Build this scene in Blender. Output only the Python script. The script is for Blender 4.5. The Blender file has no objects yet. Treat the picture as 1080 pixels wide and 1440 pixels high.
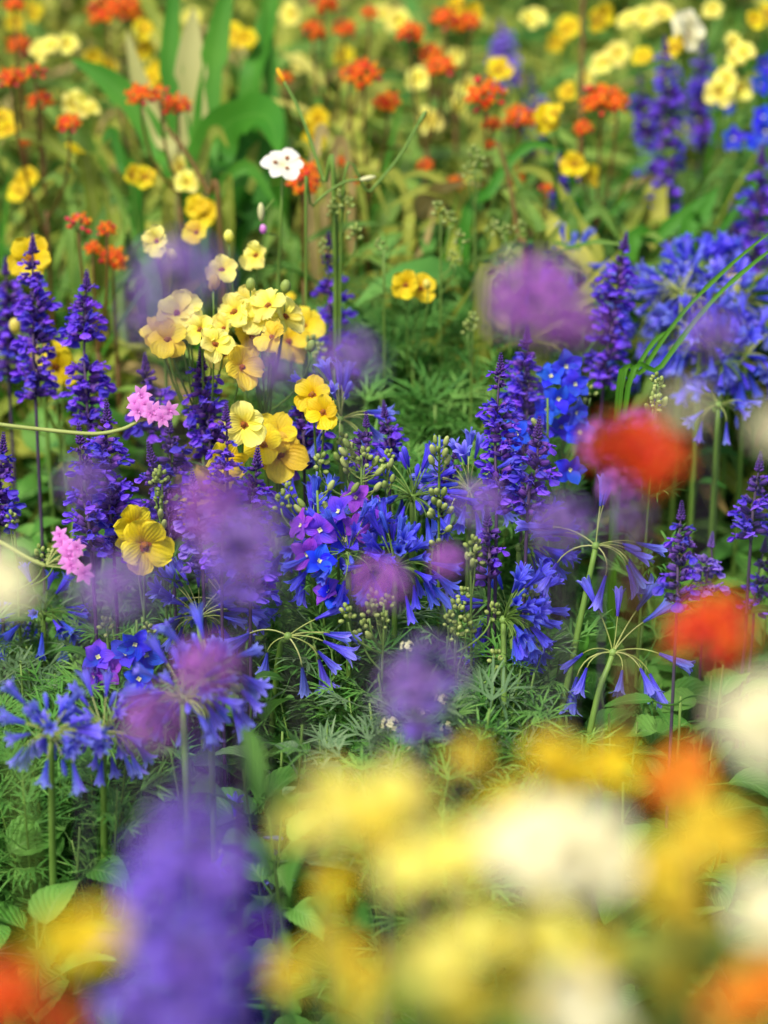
import bpy, math, random
from mathutils import Vector, Matrix, Euler, Quaternion
import numpy as np

S = bpy.context.scene
COL = S.collection
R = math.radians
rng = random.Random(7)

# ------------------------------------------------------------------ camera, sky, sun, exposure
CAM_H, TILT, LENS, SENS = 1.2, 22.0, 85.0, 24.0
cd = bpy.data.cameras.new('camera'); cam = bpy.data.objects.new('camera', cd); COL.objects.link(cam)
cam.location = (0, 0, CAM_H); cam.rotation_euler = (R(90-TILT), 0, 0)
cd.lens = LENS; cd.sensor_fit = 'HORIZONTAL'; cd.sensor_width = SENS
cd.clip_start = 0.05; cd.clip_end = 400
cd.dof.use_dof = True; cd.dof.focus_distance = 2.0; cd.dof.aperture_fstop = 3.2
S.camera = cam

SUN_EL, SUN_AZ = 58.0, 215.0          # azimuth clockwise from +Y: the sun stands behind the camera, to its left
w = bpy.data.worlds.new('World'); S.world = w; w.use_nodes = True
nt = w.node_tree; bg = nt.nodes['Background']
sky = nt.nodes.new('ShaderNodeTexSky'); sky.sky_type = 'NISHITA'; sky.sun_disc = False
sky.sun_elevation = R(SUN_EL); sky.sun_rotation = R(SUN_AZ); sky.air_density = 1.0; sky.dust_density = 4.0; sky.ozone_density = 0.6
nt.links.new(sky.outputs[0], bg.inputs[0]); bg.inputs[1].default_value = 0.10
sl = bpy.data.lights.new('sun', 'SUN'); sun = bpy.data.objects.new('sun', sl); COL.objects.link(sun)
sl.energy = 2.1; sl.angle = R(9); sl.color = (1.0, 0.95, 0.86)
az, el = R(SUN_AZ), R(SUN_EL)
sdir = Vector((math.sin(az)*math.cos(el), math.cos(az)*math.cos(el), math.sin(el)))
sun.rotation_euler = (-sdir).to_track_quat('-Z', 'Y').to_euler()
S.view_settings.view_transform = 'Standard'; S.view_settings.look = 'None'
S.view_settings.exposure = 0.95; S.view_settings.gamma = 1
S.cycles.use_denoising = True
S.cycles.max_bounces = 8; S.cycles.transparent_max_bounces = 4

# ------------------------------------------------------------------ pixel of the photograph + distance -> point
K = SENS/LENS/1080
FWD = Vector((0, math.cos(R(TILT)), -math.sin(R(TILT)))); UP = Vector((0, math.sin(R(TILT)), math.cos(R(TILT))))
def P(px, py, d):
    if d > 2.2: d = 2.2+(d-2.2)*.62
    return Vector((0, 0, CAM_H)) + FWD*d + Vector((1, 0, 0))*((px-540)*K*d) + UP*((720-py)*K*d)

def lin(h):
    h = h.lstrip('#'); c = [int(h[i:i+2], 16)/255 for i in (0, 2, 4)]
    return tuple((x/12.92 if x <= .04045 else ((x+.055)/1.055)**2.4) for x in c)

def c8(*a): return tuple((x/12.92 if x <= .04045 else ((x+.055)/1.055)**2.4) for x in (v/255 for v in a))
# ------------------------------------------------------------------ materials
def nodes(m):
    m.use_nodes = True; t = m.node_tree; t.nodes.clear(); return t, t.nodes, t.links
def mixc(N, L, fac, a, b):
    n = N.new('ShaderNodeMix'); n.data_type = 'RGBA'
    for s, v in ((0, fac), (6, a), (7, b)):
        if hasattr(v, 'is_output'): L.new(v, n.inputs[s])
        elif s == 0: n.inputs[0].default_value = v
        else: n.inputs[s].default_value = (*v, 1)
    return n.outputs[2]
def mth(N, L, op, a, b=0.0, c=0.0):
    n = N.new('ShaderNodeMath'); n.operation = op
    for i, v in enumerate((a, b, c)):
        if hasattr(v, 'is_output'): L.new(v, n.inputs[i])
        else: n.inputs[i].default_value = v
    return n.outputs[0]
def ramp(N, L, fac, stops):
    n = N.new('ShaderNodeValToRGB'); e = n.color_ramp.elements
    while len(e) < len(stops): e.new(0.5)
    for q, (p, c) in zip(e, stops): q.position = p; q.color = (*c, 1)
    L.new(fac, n.inputs[0]); return n.outputs[0]
def finish(t, N, L, col, transl, rough, spec, bump=None, sheen=0):
    out = N.new('ShaderNodeOutputMaterial'); p = N.new('ShaderNodeBsdfPrincipled')
    L.new(col, p.inputs['Base Color']); p.inputs['Roughness'].default_value = rough
    p.inputs['Specular IOR Level'].default_value = spec
    if sheen: p.inputs['Sheen Weight'].default_value = sheen
    if bump is not None:
        b = N.new('ShaderNodeBump'); b.inputs['Strength'].default_value = bump[1]; b.inputs['Distance'].default_value = 0.001
        L.new(bump[0], b.inputs['Height']); L.new(b.outputs[0], p.inputs['Normal'])
    if transl:
        tr = N.new('ShaderNodeBsdfTranslucent'); L.new(col, tr.inputs[0])
        mx = N.new('ShaderNodeMixShader'); mx.inputs[0].default_value = transl
        L.new(p.outputs[0], mx.inputs[1]); L.new(tr.outputs[0], mx.inputs[2]); L.new(mx.outputs[0], out.inputs[0])
    else: L.new(p.outputs[0], out.inputs[0])

def petal(name, base, mid, tip, transl=.35, rough=.5, spec=.25, var=.10, hue=.012, streak=.25, alt=None, altamt=.5, stripe=0.0):
    """base/mid/tip run along the petal; alt is a second natural colour that comes in patches and from bloom to bloom"""
    m = bpy.data.materials.new(name); t, N, L = nodes(m)
    uv = N.new('ShaderNodeUVMap'); sep = N.new('ShaderNodeSeparateXYZ'); L.new(uv.outputs[0], sep.inputs[0])
    oi = N.new('ShaderNodeObjectInfo'); at = N.new('ShaderNodeAttribute'); at.attribute_name = 'rnd'
    col = ramp(N, L, sep.outputs[1], [(0, base), (.3, mid), (1, tip)])
    tc = N.new('ShaderNodeTexCoord'); nz = N.new('ShaderNodeTexNoise'); nz.inputs['Scale'].default_value = 110; L.new(tc.outputs['Object'], nz.inputs[0])
    if alt:
        r = mth(N, L, 'ADD', mth(N, L, 'MULTIPLY', oi.outputs['Random'], .5), mth(N, L, 'MULTIPLY', nz.outputs[0], .5))
        f = N.new('ShaderNodeMapRange'); f.inputs[1].default_value = .42; f.inputs[2].default_value = .62; f.inputs[4].default_value = altamt
        L.new(r, f.inputs[0]); col = mixc(N, L, f.outputs[0], col, alt)
    # fine lengthwise veins
    wv = mth(N, L, 'SINE', mth(N, L, 'ADD', mth(N, L, 'MULTIPLY', sep.outputs[0], 44), mth(N, L, 'MULTIPLY', nz.outputs[0], 6)))
    hs = N.new('ShaderNodeHueSaturation'); L.new(col, hs.inputs['Color'])
    rr = mth(N, L, 'FRACT', mth(N, L, 'ADD', oi.outputs['Random'], at.outputs['Fac']))
    L.new(mth(N, L, 'ADD', .5-hue, mth(N, L, 'MULTIPLY', rr, 2*hue)), hs.inputs['Hue'])
    v = mth(N, L, 'ADD', 1-var, mth(N, L, 'MULTIPLY', rr, 2*var))
    v = mth(N, L, 'ADD', v, mth(N, L, 'MULTIPLY', wv, streak*.25))
    v = mth(N, L, 'ADD', v, mth(N, L, 'MULTIPLY', mth(N, L, 'SUBTRACT', nz.outputs[0], .5), .3))
    if stripe:
        du = mth(N, L, 'ABSOLUTE', mth(N, L, 'SUBTRACT', sep.outputs[0], .5))
        v = mth(N, L, 'ADD', mth(N, L, 'SUBTRACT', v, stripe), mth(N, L, 'MULTIPLY', mth(N, L, 'MINIMUM', mth(N, L, 'MULTIPLY', du, 5), 1), stripe*1.5))
    L.new(v, hs.inputs['Value'])
    finish(t, N, L, hs.outputs[0], transl, rough, spec, (wv, .25), .15)
    return m

def leafmat(name, stops, transl=.28, rough=.55, spec=.25, veins=0.0, vc=None, vscale=14, bump=.5, mid=.03, noise=30):
    m = bpy.data.materials.new(name); t, N, L = nodes(m)
    uv = N.new('ShaderNodeUVMap'); sep = N.new('ShaderNodeSeparateXYZ'); L.new(uv.outputs[0], sep.inputs[0])
    oi = N.new('ShaderNodeObjectInfo'); at = N.new('ShaderNodeAttribute'); at.attribute_name = 'rnd'
    tc = N.new('ShaderNodeTexCoord'); nz = N.new('ShaderNodeTexNoise'); nz.inputs['Scale'].default_value = noise; nz.inputs['Detail'].default_value = 3
    L.new(tc.outputs['Object'], nz.inputs[0])
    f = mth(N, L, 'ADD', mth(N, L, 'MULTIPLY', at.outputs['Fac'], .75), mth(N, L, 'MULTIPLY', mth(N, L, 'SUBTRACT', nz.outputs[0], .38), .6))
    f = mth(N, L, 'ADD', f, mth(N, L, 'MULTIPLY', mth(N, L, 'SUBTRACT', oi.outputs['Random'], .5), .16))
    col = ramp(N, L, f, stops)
    b = None
    a = mth(N, L, 'ABSOLUTE', mth(N, L, 'SUBTRACT', sep.outputs[0], .5))
    if veins:
        wv = mth(N, L, 'SINE', mth(N, L, 'MULTIPLY', mth(N, L, 'SUBTRACT', mth(N, L, 'MULTIPLY', sep.outputs[1], vscale), mth(N, L, 'MULTIPLY', a, vscale*.9)), 6.283))
        line = mth(N, L, 'POWER', mth(N, L, 'MAXIMUM', wv, 0), 10)
        mr = mth(N, L, 'LESS_THAN', a, mid)
        ln = mth(N, L, 'MAXIMUM', mth(N, L, 'MULTIPLY', line, .7), mr)
        col = mixc(N, L, mth(N, L, 'MULTIPLY', ln, veins), col, vc)
        b = (mth(N, L, 'SUBTRACT', mth(N, L, 'MULTIPLY', wv, -.4), ln), bump)
    finish(t, N, L, col, transl, rough, spec, b)
    return m

g = lin
MAT = dict(
 sage     = petal('sage_petal', g('#3c14a6'), g('#5228dc'), g('#8462f4'), .38, hue=.018, var=.22, alt=g('#6a2fd0'), altamt=.5),
 calyx    = petal('sage_calyx', g('#2a1046'), g('#3d1a72'), g('#6b45a4'), .12, .8, .1, var=.25, streak=.1),
 sagepale = petal('sage_petal_pale', g('#6a44d0'), g('#7f5ae6'), g('#a78cf0'), .38, var=.15),
 calyxpale= petal('sage_calyx_pale', g('#5a3a9c'), g('#6a48b4'), g('#9a80cc'), .2, .8, .1, var=.2),
 aga      = petal('agapanthus_petal', g('#3434b8'), g('#4a4ade'), g('#8488f2'), .38, hue=.014, var=.2, streak=.5, stripe=.22),
 agadeep  = petal('agapanthus_petal_deep', g('#2024aa'), g('#3238d8'), g('#5c64ee'), .35, hue=.014, var=.2, streak=.5, stripe=.2),
 delblue  = petal('delphinium_blue', g('#0f34d0'), g('#1644ea'), g('#2a5cf4'), .35, hue=.015, var=.12, alt=g('#4a35e0'), altamt=.6),
 delviol  = petal('delphinium_violet', g('#3430c8'), g('#4a3ae0'), g('#7444da'), .35, hue=.02, var=.16, alt=g('#9038c8'), altamt=.85, stripe=.1),
 white    = petal('white_petal', g('#dcd49c'), g('#e8e5d2'), g('#eceadf'), .3, streak=.08, var=.04, hue=.004),
 cream    = petal('cream_petal', g('#e0d068'), g('#eae4b0'), g('#f0edcc'), .35, streak=.1, var=.05, hue=.006),
 yellow   = petal('yellow_petal', g('#dc9c00'), g('#e6c400'), g('#ecd624'), .4, streak=.12, var=.08, hue=.012),
 yellowpl = petal('lemon_petal', c8(236, 204, 46), c8(246, 234, 84), c8(248, 240, 138), .4, streak=.07, var=.08, hue=.012),
 amber    = petal('amber_petal', c8(218, 172, 14), c8(228, 196, 36), c8(234, 208, 66), .4, streak=.12, var=.08, hue=.012),
 tangerine= petal('tangerine_petal', g('#e06800'), g('#ee7c08'), g('#f49a20'), .4, streak=.12, var=.08, hue=.012),
 eye      = petal('flower_eye', c8(70, 40, 6), c8(124, 66, 8), c8(140, 80, 12), 0, .7, .2),
 orange   = petal('milkweed_petal', c8(224, 62, 2), c8(240, 92, 8), c8(244, 120, 22), .35, streak=.1, var=.14, hue=.02),
 vermilion= petal('vermilion_petal', c8(216, 46, 3), c8(236, 72, 6), c8(242, 98, 16), .35, streak=.1, var=.14, hue=.02),
 hood     = petal('milkweed_hood', g('#f09000'), g('#f4a408'), g('#f8b820'), .3, streak=0, var=.1),
 red      = petal('milkweed_bud', g('#b80c1c'), g('#d01828'), g('#e0303a'), .2, streak=0, var=.15),
 mauve    = petal('verbena_petal', c8(140, 92, 196), c8(168, 122, 218), c8(196, 160, 234), .35, streak=0, var=.14, hue=.02),
 pinkmauve= petal('verbena_petal_pink', g('#a444b8'), g('#c064d4'), g('#d68ae6'), .35, streak=0, var=.12, hue=.015),
 pink     = petal('pink_petal', g('#c850b8'), g('#e88ae0'), g('#f2a8ea'), .35, streak=.2, var=.08, hue=.01),
 bud      = leafmat('green_bud', [(0, g('#6f8a3c')), (.5, g('#96aa56')), (1, g('#c4cc84'))], .25, .5, .3),
 creambud = leafmat('cream_floret', [(0, g('#b8bd70')), (.5, g('#d8d8a0')), (1, g('#f0ecc8'))], .25, .6, .2),
 stem     = leafmat('green_stem', [(0, g('#4a6a26')), (.5, g('#688a38')), (1, g('#8aa858'))], .1, .5, .3),
 purpstem = leafmat('purple_stem', [(0, g('#3a2a48')), (.5, g('#4c3a58')), (1, g('#5a5a48'))], .05, .6, .3),
 brnstem  = leafmat('brown_stem', [(0, g('#4a3418')), (.5, g('#6a5024')), (1, g('#7a6c34'))], .05, .6, .3),
 palestem = leafmat('pale_stem', [(0, g('#7f9040')), (.5, g('#a0ac60')), (1, g('#bcc080'))], .1, .5, .3),
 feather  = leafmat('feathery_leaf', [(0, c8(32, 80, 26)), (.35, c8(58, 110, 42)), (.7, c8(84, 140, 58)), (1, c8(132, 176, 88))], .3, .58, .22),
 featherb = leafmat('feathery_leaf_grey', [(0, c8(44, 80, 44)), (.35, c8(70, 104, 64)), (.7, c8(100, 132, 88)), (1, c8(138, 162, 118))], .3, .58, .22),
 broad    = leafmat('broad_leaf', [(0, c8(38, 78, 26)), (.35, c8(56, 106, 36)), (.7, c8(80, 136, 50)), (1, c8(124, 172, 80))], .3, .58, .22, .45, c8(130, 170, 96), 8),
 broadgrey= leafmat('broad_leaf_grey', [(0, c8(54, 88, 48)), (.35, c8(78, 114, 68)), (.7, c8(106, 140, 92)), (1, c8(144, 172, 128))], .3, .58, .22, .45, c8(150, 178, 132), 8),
 lance    = leafmat('lance_leaf', [(0, c8(46, 88, 26)), (.35, c8(80, 126, 40)), (.7, c8(126, 160, 62)), (1, c8(172, 180, 90))], .32, .58, .22, .6, c8(160, 176, 120), 3),
 olive    = leafmat('olive_leaf', [(0, c8(80, 98, 26)), (.35, c8(130, 148, 46)), (.7, c8(172, 174, 68)), (1, c8(206, 198, 104))], .35, .58, .22, .5, c8(188, 186, 120), 3),
 tan      = leafmat('dry_leaf', [(0, c8(106, 90, 42)), (.35, c8(148, 128, 74)), (.7, c8(184, 164, 104)), (1, c8(208, 192, 138))], .35, .6, .2, .4, c8(200, 188, 144), 6),
 strap    = leafmat('strap_leaf', [(0, c8(34, 88, 20)), (.4, c8(58, 124, 30)), (.75, c8(92, 152, 46)), (1, c8(136, 182, 80))], .32, .58, .22, .35, c8(108, 160, 66), .01, .3, .02, 12),
 palestrap= leafmat('pale_strap_leaf', [(0, c8(140, 148, 76)), (.4, c8(172, 172, 104)), (.75, c8(190, 188, 124)), (1, c8(204, 200, 140))], .35, .58, .22, .2, c8(180, 184, 120), .01, .3, .02, 12),
 grass    = leafmat('grass_blade', [(0, c8(42, 94, 16)), (.4, c8(66, 124, 24)), (.75, c8(96, 150, 46)), (1, c8(134, 172, 80))], .3, .58, .22, .3, c8(120, 164, 70), .01, .3, .03, 12),
)
def soilmat():
    m = bpy.data.materials.new('garden_soil'); t, N, L = nodes(m)
    tc = N.new('ShaderNodeTexCoord'); a = N.new('ShaderNodeTexNoise'); a.inputs['Scale'].default_value = 9; a.inputs['Detail'].default_value = 8
    b = N.new('ShaderNodeTexNoise'); b.inputs['Scale'].default_value = 120; b.inputs['Detail'].default_value = 4
    L.new(tc.outputs['Object'], a.inputs[0]); L.new(tc.outputs['Object'], b.inputs[0])
    f = mth(N, L, 'ADD', mth(N, L, 'MULTIPLY', a.outputs[0], .6), mth(N, L, 'MULTIPLY', b.outputs[0], .4))
    c = ramp(N, L, f, [(.3, (.018, .012, .008)), (.55, (.045, .032, .02)), (.75, (.09, .07, .045))])
    finish(t, N, L, c, 0, .95, .1, (b.outputs[0], 1.0)); return m
MAT['soil'] = soilmat()

# ------------------------------------------------------------------ mesh building
class MB:
    def __init__(s): s.v = []; s.f = []; s.uv = []; s.rnd = []; s.mi = []; s.mats = []
    def mat(s, m):
        m = MAT[m]
        if m not in s.mats: s.mats.append(m)
        return s.mats.index(m)
    def add(s, vs, fs, uvs, m, rnd=.5):
        o = len(s.v); k = s.mat(m)
        s.v += [tuple(v) for v in vs]; s.uv += uvs; s.rnd += [rnd]*len(vs)
        s.f += [tuple(i+o for i in f) for f in fs]; s.mi += [k]*len(fs)
    def mesh(s, name):
        me = bpy.data.meshes.new(name); me.from_pydata(s.v, [], s.f)
        for m in s.mats: me.materials.append(m)
        n = len(me.loops); idx = np.empty(n, dtype=np.int32); me.loops.foreach_get('vertex_index', idx)
        ul = me.uv_layers.new(name='UVMap'); ul.data.foreach_set('uv', np.array(s.uv, dtype=np.float32)[idx].ravel())
        at = me.attributes.new('rnd', 'FLOAT', 'POINT'); at.data.foreach_set('value', np.array(s.rnd, dtype=np.float32))
        me.polygons.foreach_set('material_index', np.array(s.mi, dtype=np.int32))
        me.polygons.foreach_set('use_smooth', np.ones(len(me.polygons), dtype=bool))
        me.update(); return me

def frame(z, up=Vector((0, 0, 1)), roll=0.0):
    """3x3 whose +Z is z and whose +Y leans toward up"""
    z = Vector(z).normalized(); up = Vector(up)
    if abs(z.dot(up.normalized())) > .98: up = Vector((0, 1, 0))
    x = up.cross(z).normalized(); y = z.cross(x)
    m = Matrix((x, y, z)).transposed()
    return m @ Matrix.Rotation(roll, 3, 'Z')
def M4(loc, rot3=None, sc=1.0):
    m = Matrix.Translation(loc)
    if rot3 is not None: m = m @ rot3.to_4x4()
    if isinstance(sc, (tuple, Vector)): m = m @ Matrix.Diagonal((*sc, 1))
    elif sc != 1: m = m @ Matrix.Scale(sc, 4)
    return m
I4 = Matrix.Identity(4)

def bez(p0, p1, p2, n):
    return [p0*(1-t)**2 + p1*2*t*(1-t) + p2*t*t for t in (i/n for i in range(n+1))]
def smooth(pts, n=5):
    """Catmull-Rom through pts"""
    q = [pts[0]*2-pts[1]] + list(pts) + [pts[-1]*2-pts[-2]]; out = []
    for i in range(1, len(q)-2):
        a, b, c, d = q[i-1:i+3]
        for k in range(n):
            t = k/n
            out.append(.5*((2*b)+(c-a)*t+(2*a-5*b+4*c-d)*t*t+(3*b-a-3*c+d)*t**3))
    return out + [pts[-1]]
def tube(mb, pts, r0, r1, m, sides=6, rnd=.5, M=I4, prof=None, cap=True):
    pts = [Vector(p) for p in pts]; n = len(pts); vs = []; uv = []; fs = []
    up = Vector((0, 1, 0)) if abs((pts[-1]-pts[0]).normalized().y) < .8 else Vector((1, 0, 0))
    for i, p in enumerate(pts):
        t = (pts[min(i+1, n-1)]-pts[max(i-1, 0)]).normalized(); x = up.cross(t).normalized(); y = t.cross(x)
        f = i/(n-1); r = prof(f) if prof else r0+(r1-r0)*f
        for k in range(sides):
            a = 6.2832*k/sides
            vs.append(M @ (p+x*(math.cos(a)*r)+y*(math.sin(a)*r))); uv.append((k/sides, f))
    for i in range(n-1):
        for k in range(sides):
            a = i*sides+k; b = i*sides+(k+1) % sides
            fs.append((a, b, b+sides, a+sides))
    if cap: fs.append(tuple(range((n-1)*sides, n*sides)))
    mb.add(vs, fs, uv, m, rnd)
def ball(mb, M, m, rnd=.5, seg=7, rings=5):
    vs = []; uv = []; fs = []
    for j in range(rings+1):
        th = math.pi*j/rings; z = -math.cos(th); r = math.sin(th)
        for k in range(seg):
            a = 6.2832*k/seg; vs.append(M @ Vector((r*math.cos(a), r*math.sin(a), z))); uv.append((k/seg, j/rings))
    for j in range(rings):
        for k in range(seg):
            a = j*seg+k; b = j*seg+(k+1) % seg; fs.append((a, b, b+seg, a+seg))
    mb.add(vs, fs, uv, m, rnd)
def sheet(mb, M, L, W, shape, m, e0=0.0, e1=0.0, cup=0.0, ruf=0.0, nu=4, nv=6, rnd=.5, side=0.0, tooth=0.0, teeth=8, ph=0.0, twist=0.0):
    """a petal or leaf: grows along +Y of M; elevation turns from e0 to e1 along it; shape(t) = half width / W"""
    y = z = xoff = 0.0; vs = []; uv = []; fs = []
    for j in range(nv+1):
        t = j/nv; e = e0+(e1-e0)*t
        if j: em = e0+(e1-e0)*(t-.5/nv); y += L/nv*math.cos(em); z += L/nv*math.sin(em); xoff = side*t*t*L
        wd = W*shape(t)
        if tooth: wd *= 1+tooth*((t*teeth) % 1.0-.5)
        for i in range(nu+1):
            s = 2*i/nu-1; x = s*wd
            h = cup*abs(s)**1.6*wd + ruf*W*math.sin(ph+5*s+7*t)*t*abs(s)
            c, sn = math.cos(twist*t), math.sin(twist*t)
            x, h = x*c-h*sn, x*sn+h*c
            vs.append(M @ Vector((x+xoff, y-h*math.sin(e), z+h*math.cos(e)))); uv.append((i/nu, t))
    q = nu+1
    for j in range(nv):
        for i in range(nu):
            a = j*q+i; fs.append((a, a+1, a+q+1, a+q))
    mb.add(vs, fs, uv, m, rnd)
sh_round = lambda t: (.12+.88*min(1, t*1.6)**.8)*max(0, 1-t**5)**.5 if t < 1 else .22
sh_oval = lambda t: max(.06, math.sin(math.pi*min(1, .06+t*.94)**.85)**.8)
sh_ovate = lambda t: max(.03, math.sin(math.pi*(t**.62))**.85) if t > 0 else .12
sh_lance = lambda t: max(.03, math.sin(math.pi*min(.999, .05+.95*t)**.8)**1.0)
sh_strap = lambda t: .55+.45*math.sin(math.pi*min(1, t*1.2+.1)) if t < .7 else max(.02, (1-t)/.3)**.7*.95
sh_lin = lambda t: .35+.65*math.sin(math.pi*(.15+.85*t)**.8) if t < .999 else .1

# ------------------------------------------------------------------ objects
def obj(name, me, parent=None, mat4=None):
    o = bpy.data.objects.new(name, me); COL.objects.link(o)
    if parent is not None: o.parent = parent
    if mat4 is not None: o.matrix_local = mat4
    return o
def thing(name, label, cat, loc, group=None):
    o = bpy.data.objects.new(name, None); o.empty_display_size = .02; COL.objects.link(o)
    o.location = loc; o['label'] = label; o['category'] = cat
    if group: o['group'] = group
    return o
def shared(mb, name): return mb.mesh(name)

# ---- prototypes (mesh data shared by all copies)
def rot_z(a): return Matrix.Rotation(a, 4, 'Z')
def rot_x(a): return Matrix.Rotation(a, 4, 'X')

def whorl_meshes(seed, pale=False, n=8, openf=.85, size=1.0):
    """(corollas, calyxes) of one whorl of mealy sage, unit: metres at full size; axis +Z"""
    r = random.Random(seed); c = MB(); k = MB(); zr = .0045; pc, kc = ('sagepale', 'calyxpale') if pale else ('sage', 'calyx')
    for i in range(n):
        a = 6.283*(i+r.uniform(-.42, .42))/n; el_ = r.uniform(-.1, .75); zz = r.uniform(-zr, zr)
        M = rot_z(a) @ Matrix.Translation((0, .0012, zz)) @ rot_x(el_)          # local +Y outwards
        Lc = r.uniform(.0058, .0084)
        tube(k, [Vector((0, Lc*t, 0)) for t in (0, .25, .6, 1)], 0, 0, kc, 6, r.random(), M, prof=lambda f: .0007+.0012*math.sin(min(1, f*1.25)*2.2)+.0003, cap=False)
        for q in range(3):                                                    # calyx teeth
            sheet(k, M @ Matrix.Translation((0, Lc*.9, 0)) @ Matrix.Rotation(q*2.09, 4, 'Y') @ Matrix.Translation((0, 0, .0015)), .0022, .001, sh_lance, kc, .25, .5, nu=2, nv=2, rnd=r.random())
        if r.random() < openf:
            Mo = M @ Matrix.Translation((0, Lc, 0)) @ rot_x(r.uniform(-.25, .1)) @ Matrix.Rotation(r.uniform(-.3, .3), 4, 'Y')
            rn = r.random(); sc = r.uniform(.75, 1.22)
            tube(c, [Vector((0, .004*t*sc-.001, 0)) for t in (0, .5, 1)], .0011, .0019, pc, 6, rn, Mo, cap=False)
            Mt = Mo @ Matrix.Translation((0, .0028*sc, .001))
            sheet(c, Mt, .0042*sc, .0019*sc, sh_round, pc, .55, -.15, cup=-.7, nu=4, nv=3, rnd=rn)          # hood
            Ml = Mo @ Matrix.Translation((0, .0028*sc, -.0008))
            for sx in (-1, 1):                                              # two lobes of the wide lower lip
                sheet(c, Ml @ rot_z(-sx*r.uniform(.28, .45)) @ Matrix.Rotation(sx*.25, 4, 'Y'), .0082*sc, .0044*sc, sh_round, pc, -.2, r.uniform(-1.35, -.8), cup=-.25, ruf=.12, nu=4, nv=4, rnd=rn, ph=r.uniform(0, 6))
    a, b = c.mesh('flower_whorl'), k.mesh('calyx'); return a, b
WH = [whorl_meshes(100+i, n=(7, 8, 6, 7, 8, 6)[i], openf=(.95, .85, .75, .9, .6, .8)[i]) for i in range(6)]
WHB = [whorl_meshes(120+i, n=7, openf=.26-.18*i) for i in range(2)]
WHP = [whorl_meshes(140+i, pale=True, n=9, openf=.9) for i in range(3)]
def budtip(seed, pale=False):
    r = random.Random(seed); k = MB()
    for j in range(8):
        z = j*.0022; n = 6 if j < 6 else 4; s = 1-j*.085
        for i in range(n):
            M = rot_z(6.283*(i+.5*(j % 2))/n+r.uniform(-.2, .2)) @ Matrix.Translation((0, .0004, z)) @ rot_x(.55+.08*j)
            ball(k, M @ M4(Vector((0, .0026*s, 0)), None, (.0011*s, .0026*s, .0011*s)), 'calyxpale' if pale else 'calyx', r.random(), 5, 4)
    return k.mesh('bud_tip')
TIP = [budtip(1), budtip(2)]; TIPP = [budtip(3, True)]

def leaf_sprig(seed, mat, n, Lr, wr, shape, h0, h1, tooth=0.0, droop=(.7, -.9), nv=8, nu=4, pairs=True, petiole=.3, spread=0.0, fold=.25, name='leaves', az0=None):
    """leaves along a short upright axis from h0 to h1, as one mesh"""
    r = random.Random(seed); mb = MB(); k = 0
    for i in range(n):
        f = (i//2 if pairs else i)/max(1, ((n-1)//2 if pairs else n-1)); z = h0+(h1-h0)*f
        a = (i % 2)*math.pi+(i//2)*1.57+r.uniform(-.4, .4) if pairs else i*2.4+r.uniform(-.4, .4)
        if az0: a = r.uniform(*az0)
        Lf = r.uniform(*Lr)*(1-.35*f); off = Vector((r.uniform(-spread, spread), r.uniform(-spread, spread), 0))
        M = Matrix.Translation(off+Vector((0, 0, z))) @ rot_z(a) @ rot_x(r.uniform(-.15, .35)); rn = r.random()
        pl = Lf*petiole*r.uniform(.7, 1.2)
        if pl > .002:
            tube(mb, [Vector((0, t*pl, t*t*pl*.4)) for t in (0, .5, 1)], .0008, .0006, mat, 5, rn, M, cap=False)
            M = M @ Matrix.Translation((0, pl, pl*.4))
        sheet(mb, M @ Matrix.Rotation(r.uniform(-.3, .3), 4, 'Y'), Lf, Lf*r.uniform(*wr), shape, mat, r.uniform(.2, droop[0]), r.uniform(droop[1], .1), cup=fold, ruf=.1, nu=nu, nv=nv, rnd=rn, side=r.uniform(-.08, .08), tooth=tooth, teeth=nv/2, ph=r.uniform(0, 6))
    return mb.mesh(name)
SAGELEAF = [leaf_sprig(200+i, 'broad', 8, (.035, .055), (.17, .24), sh_ovate, .12, .34, .18, nv=10, petiole=.35) for i in range(3)]

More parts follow.
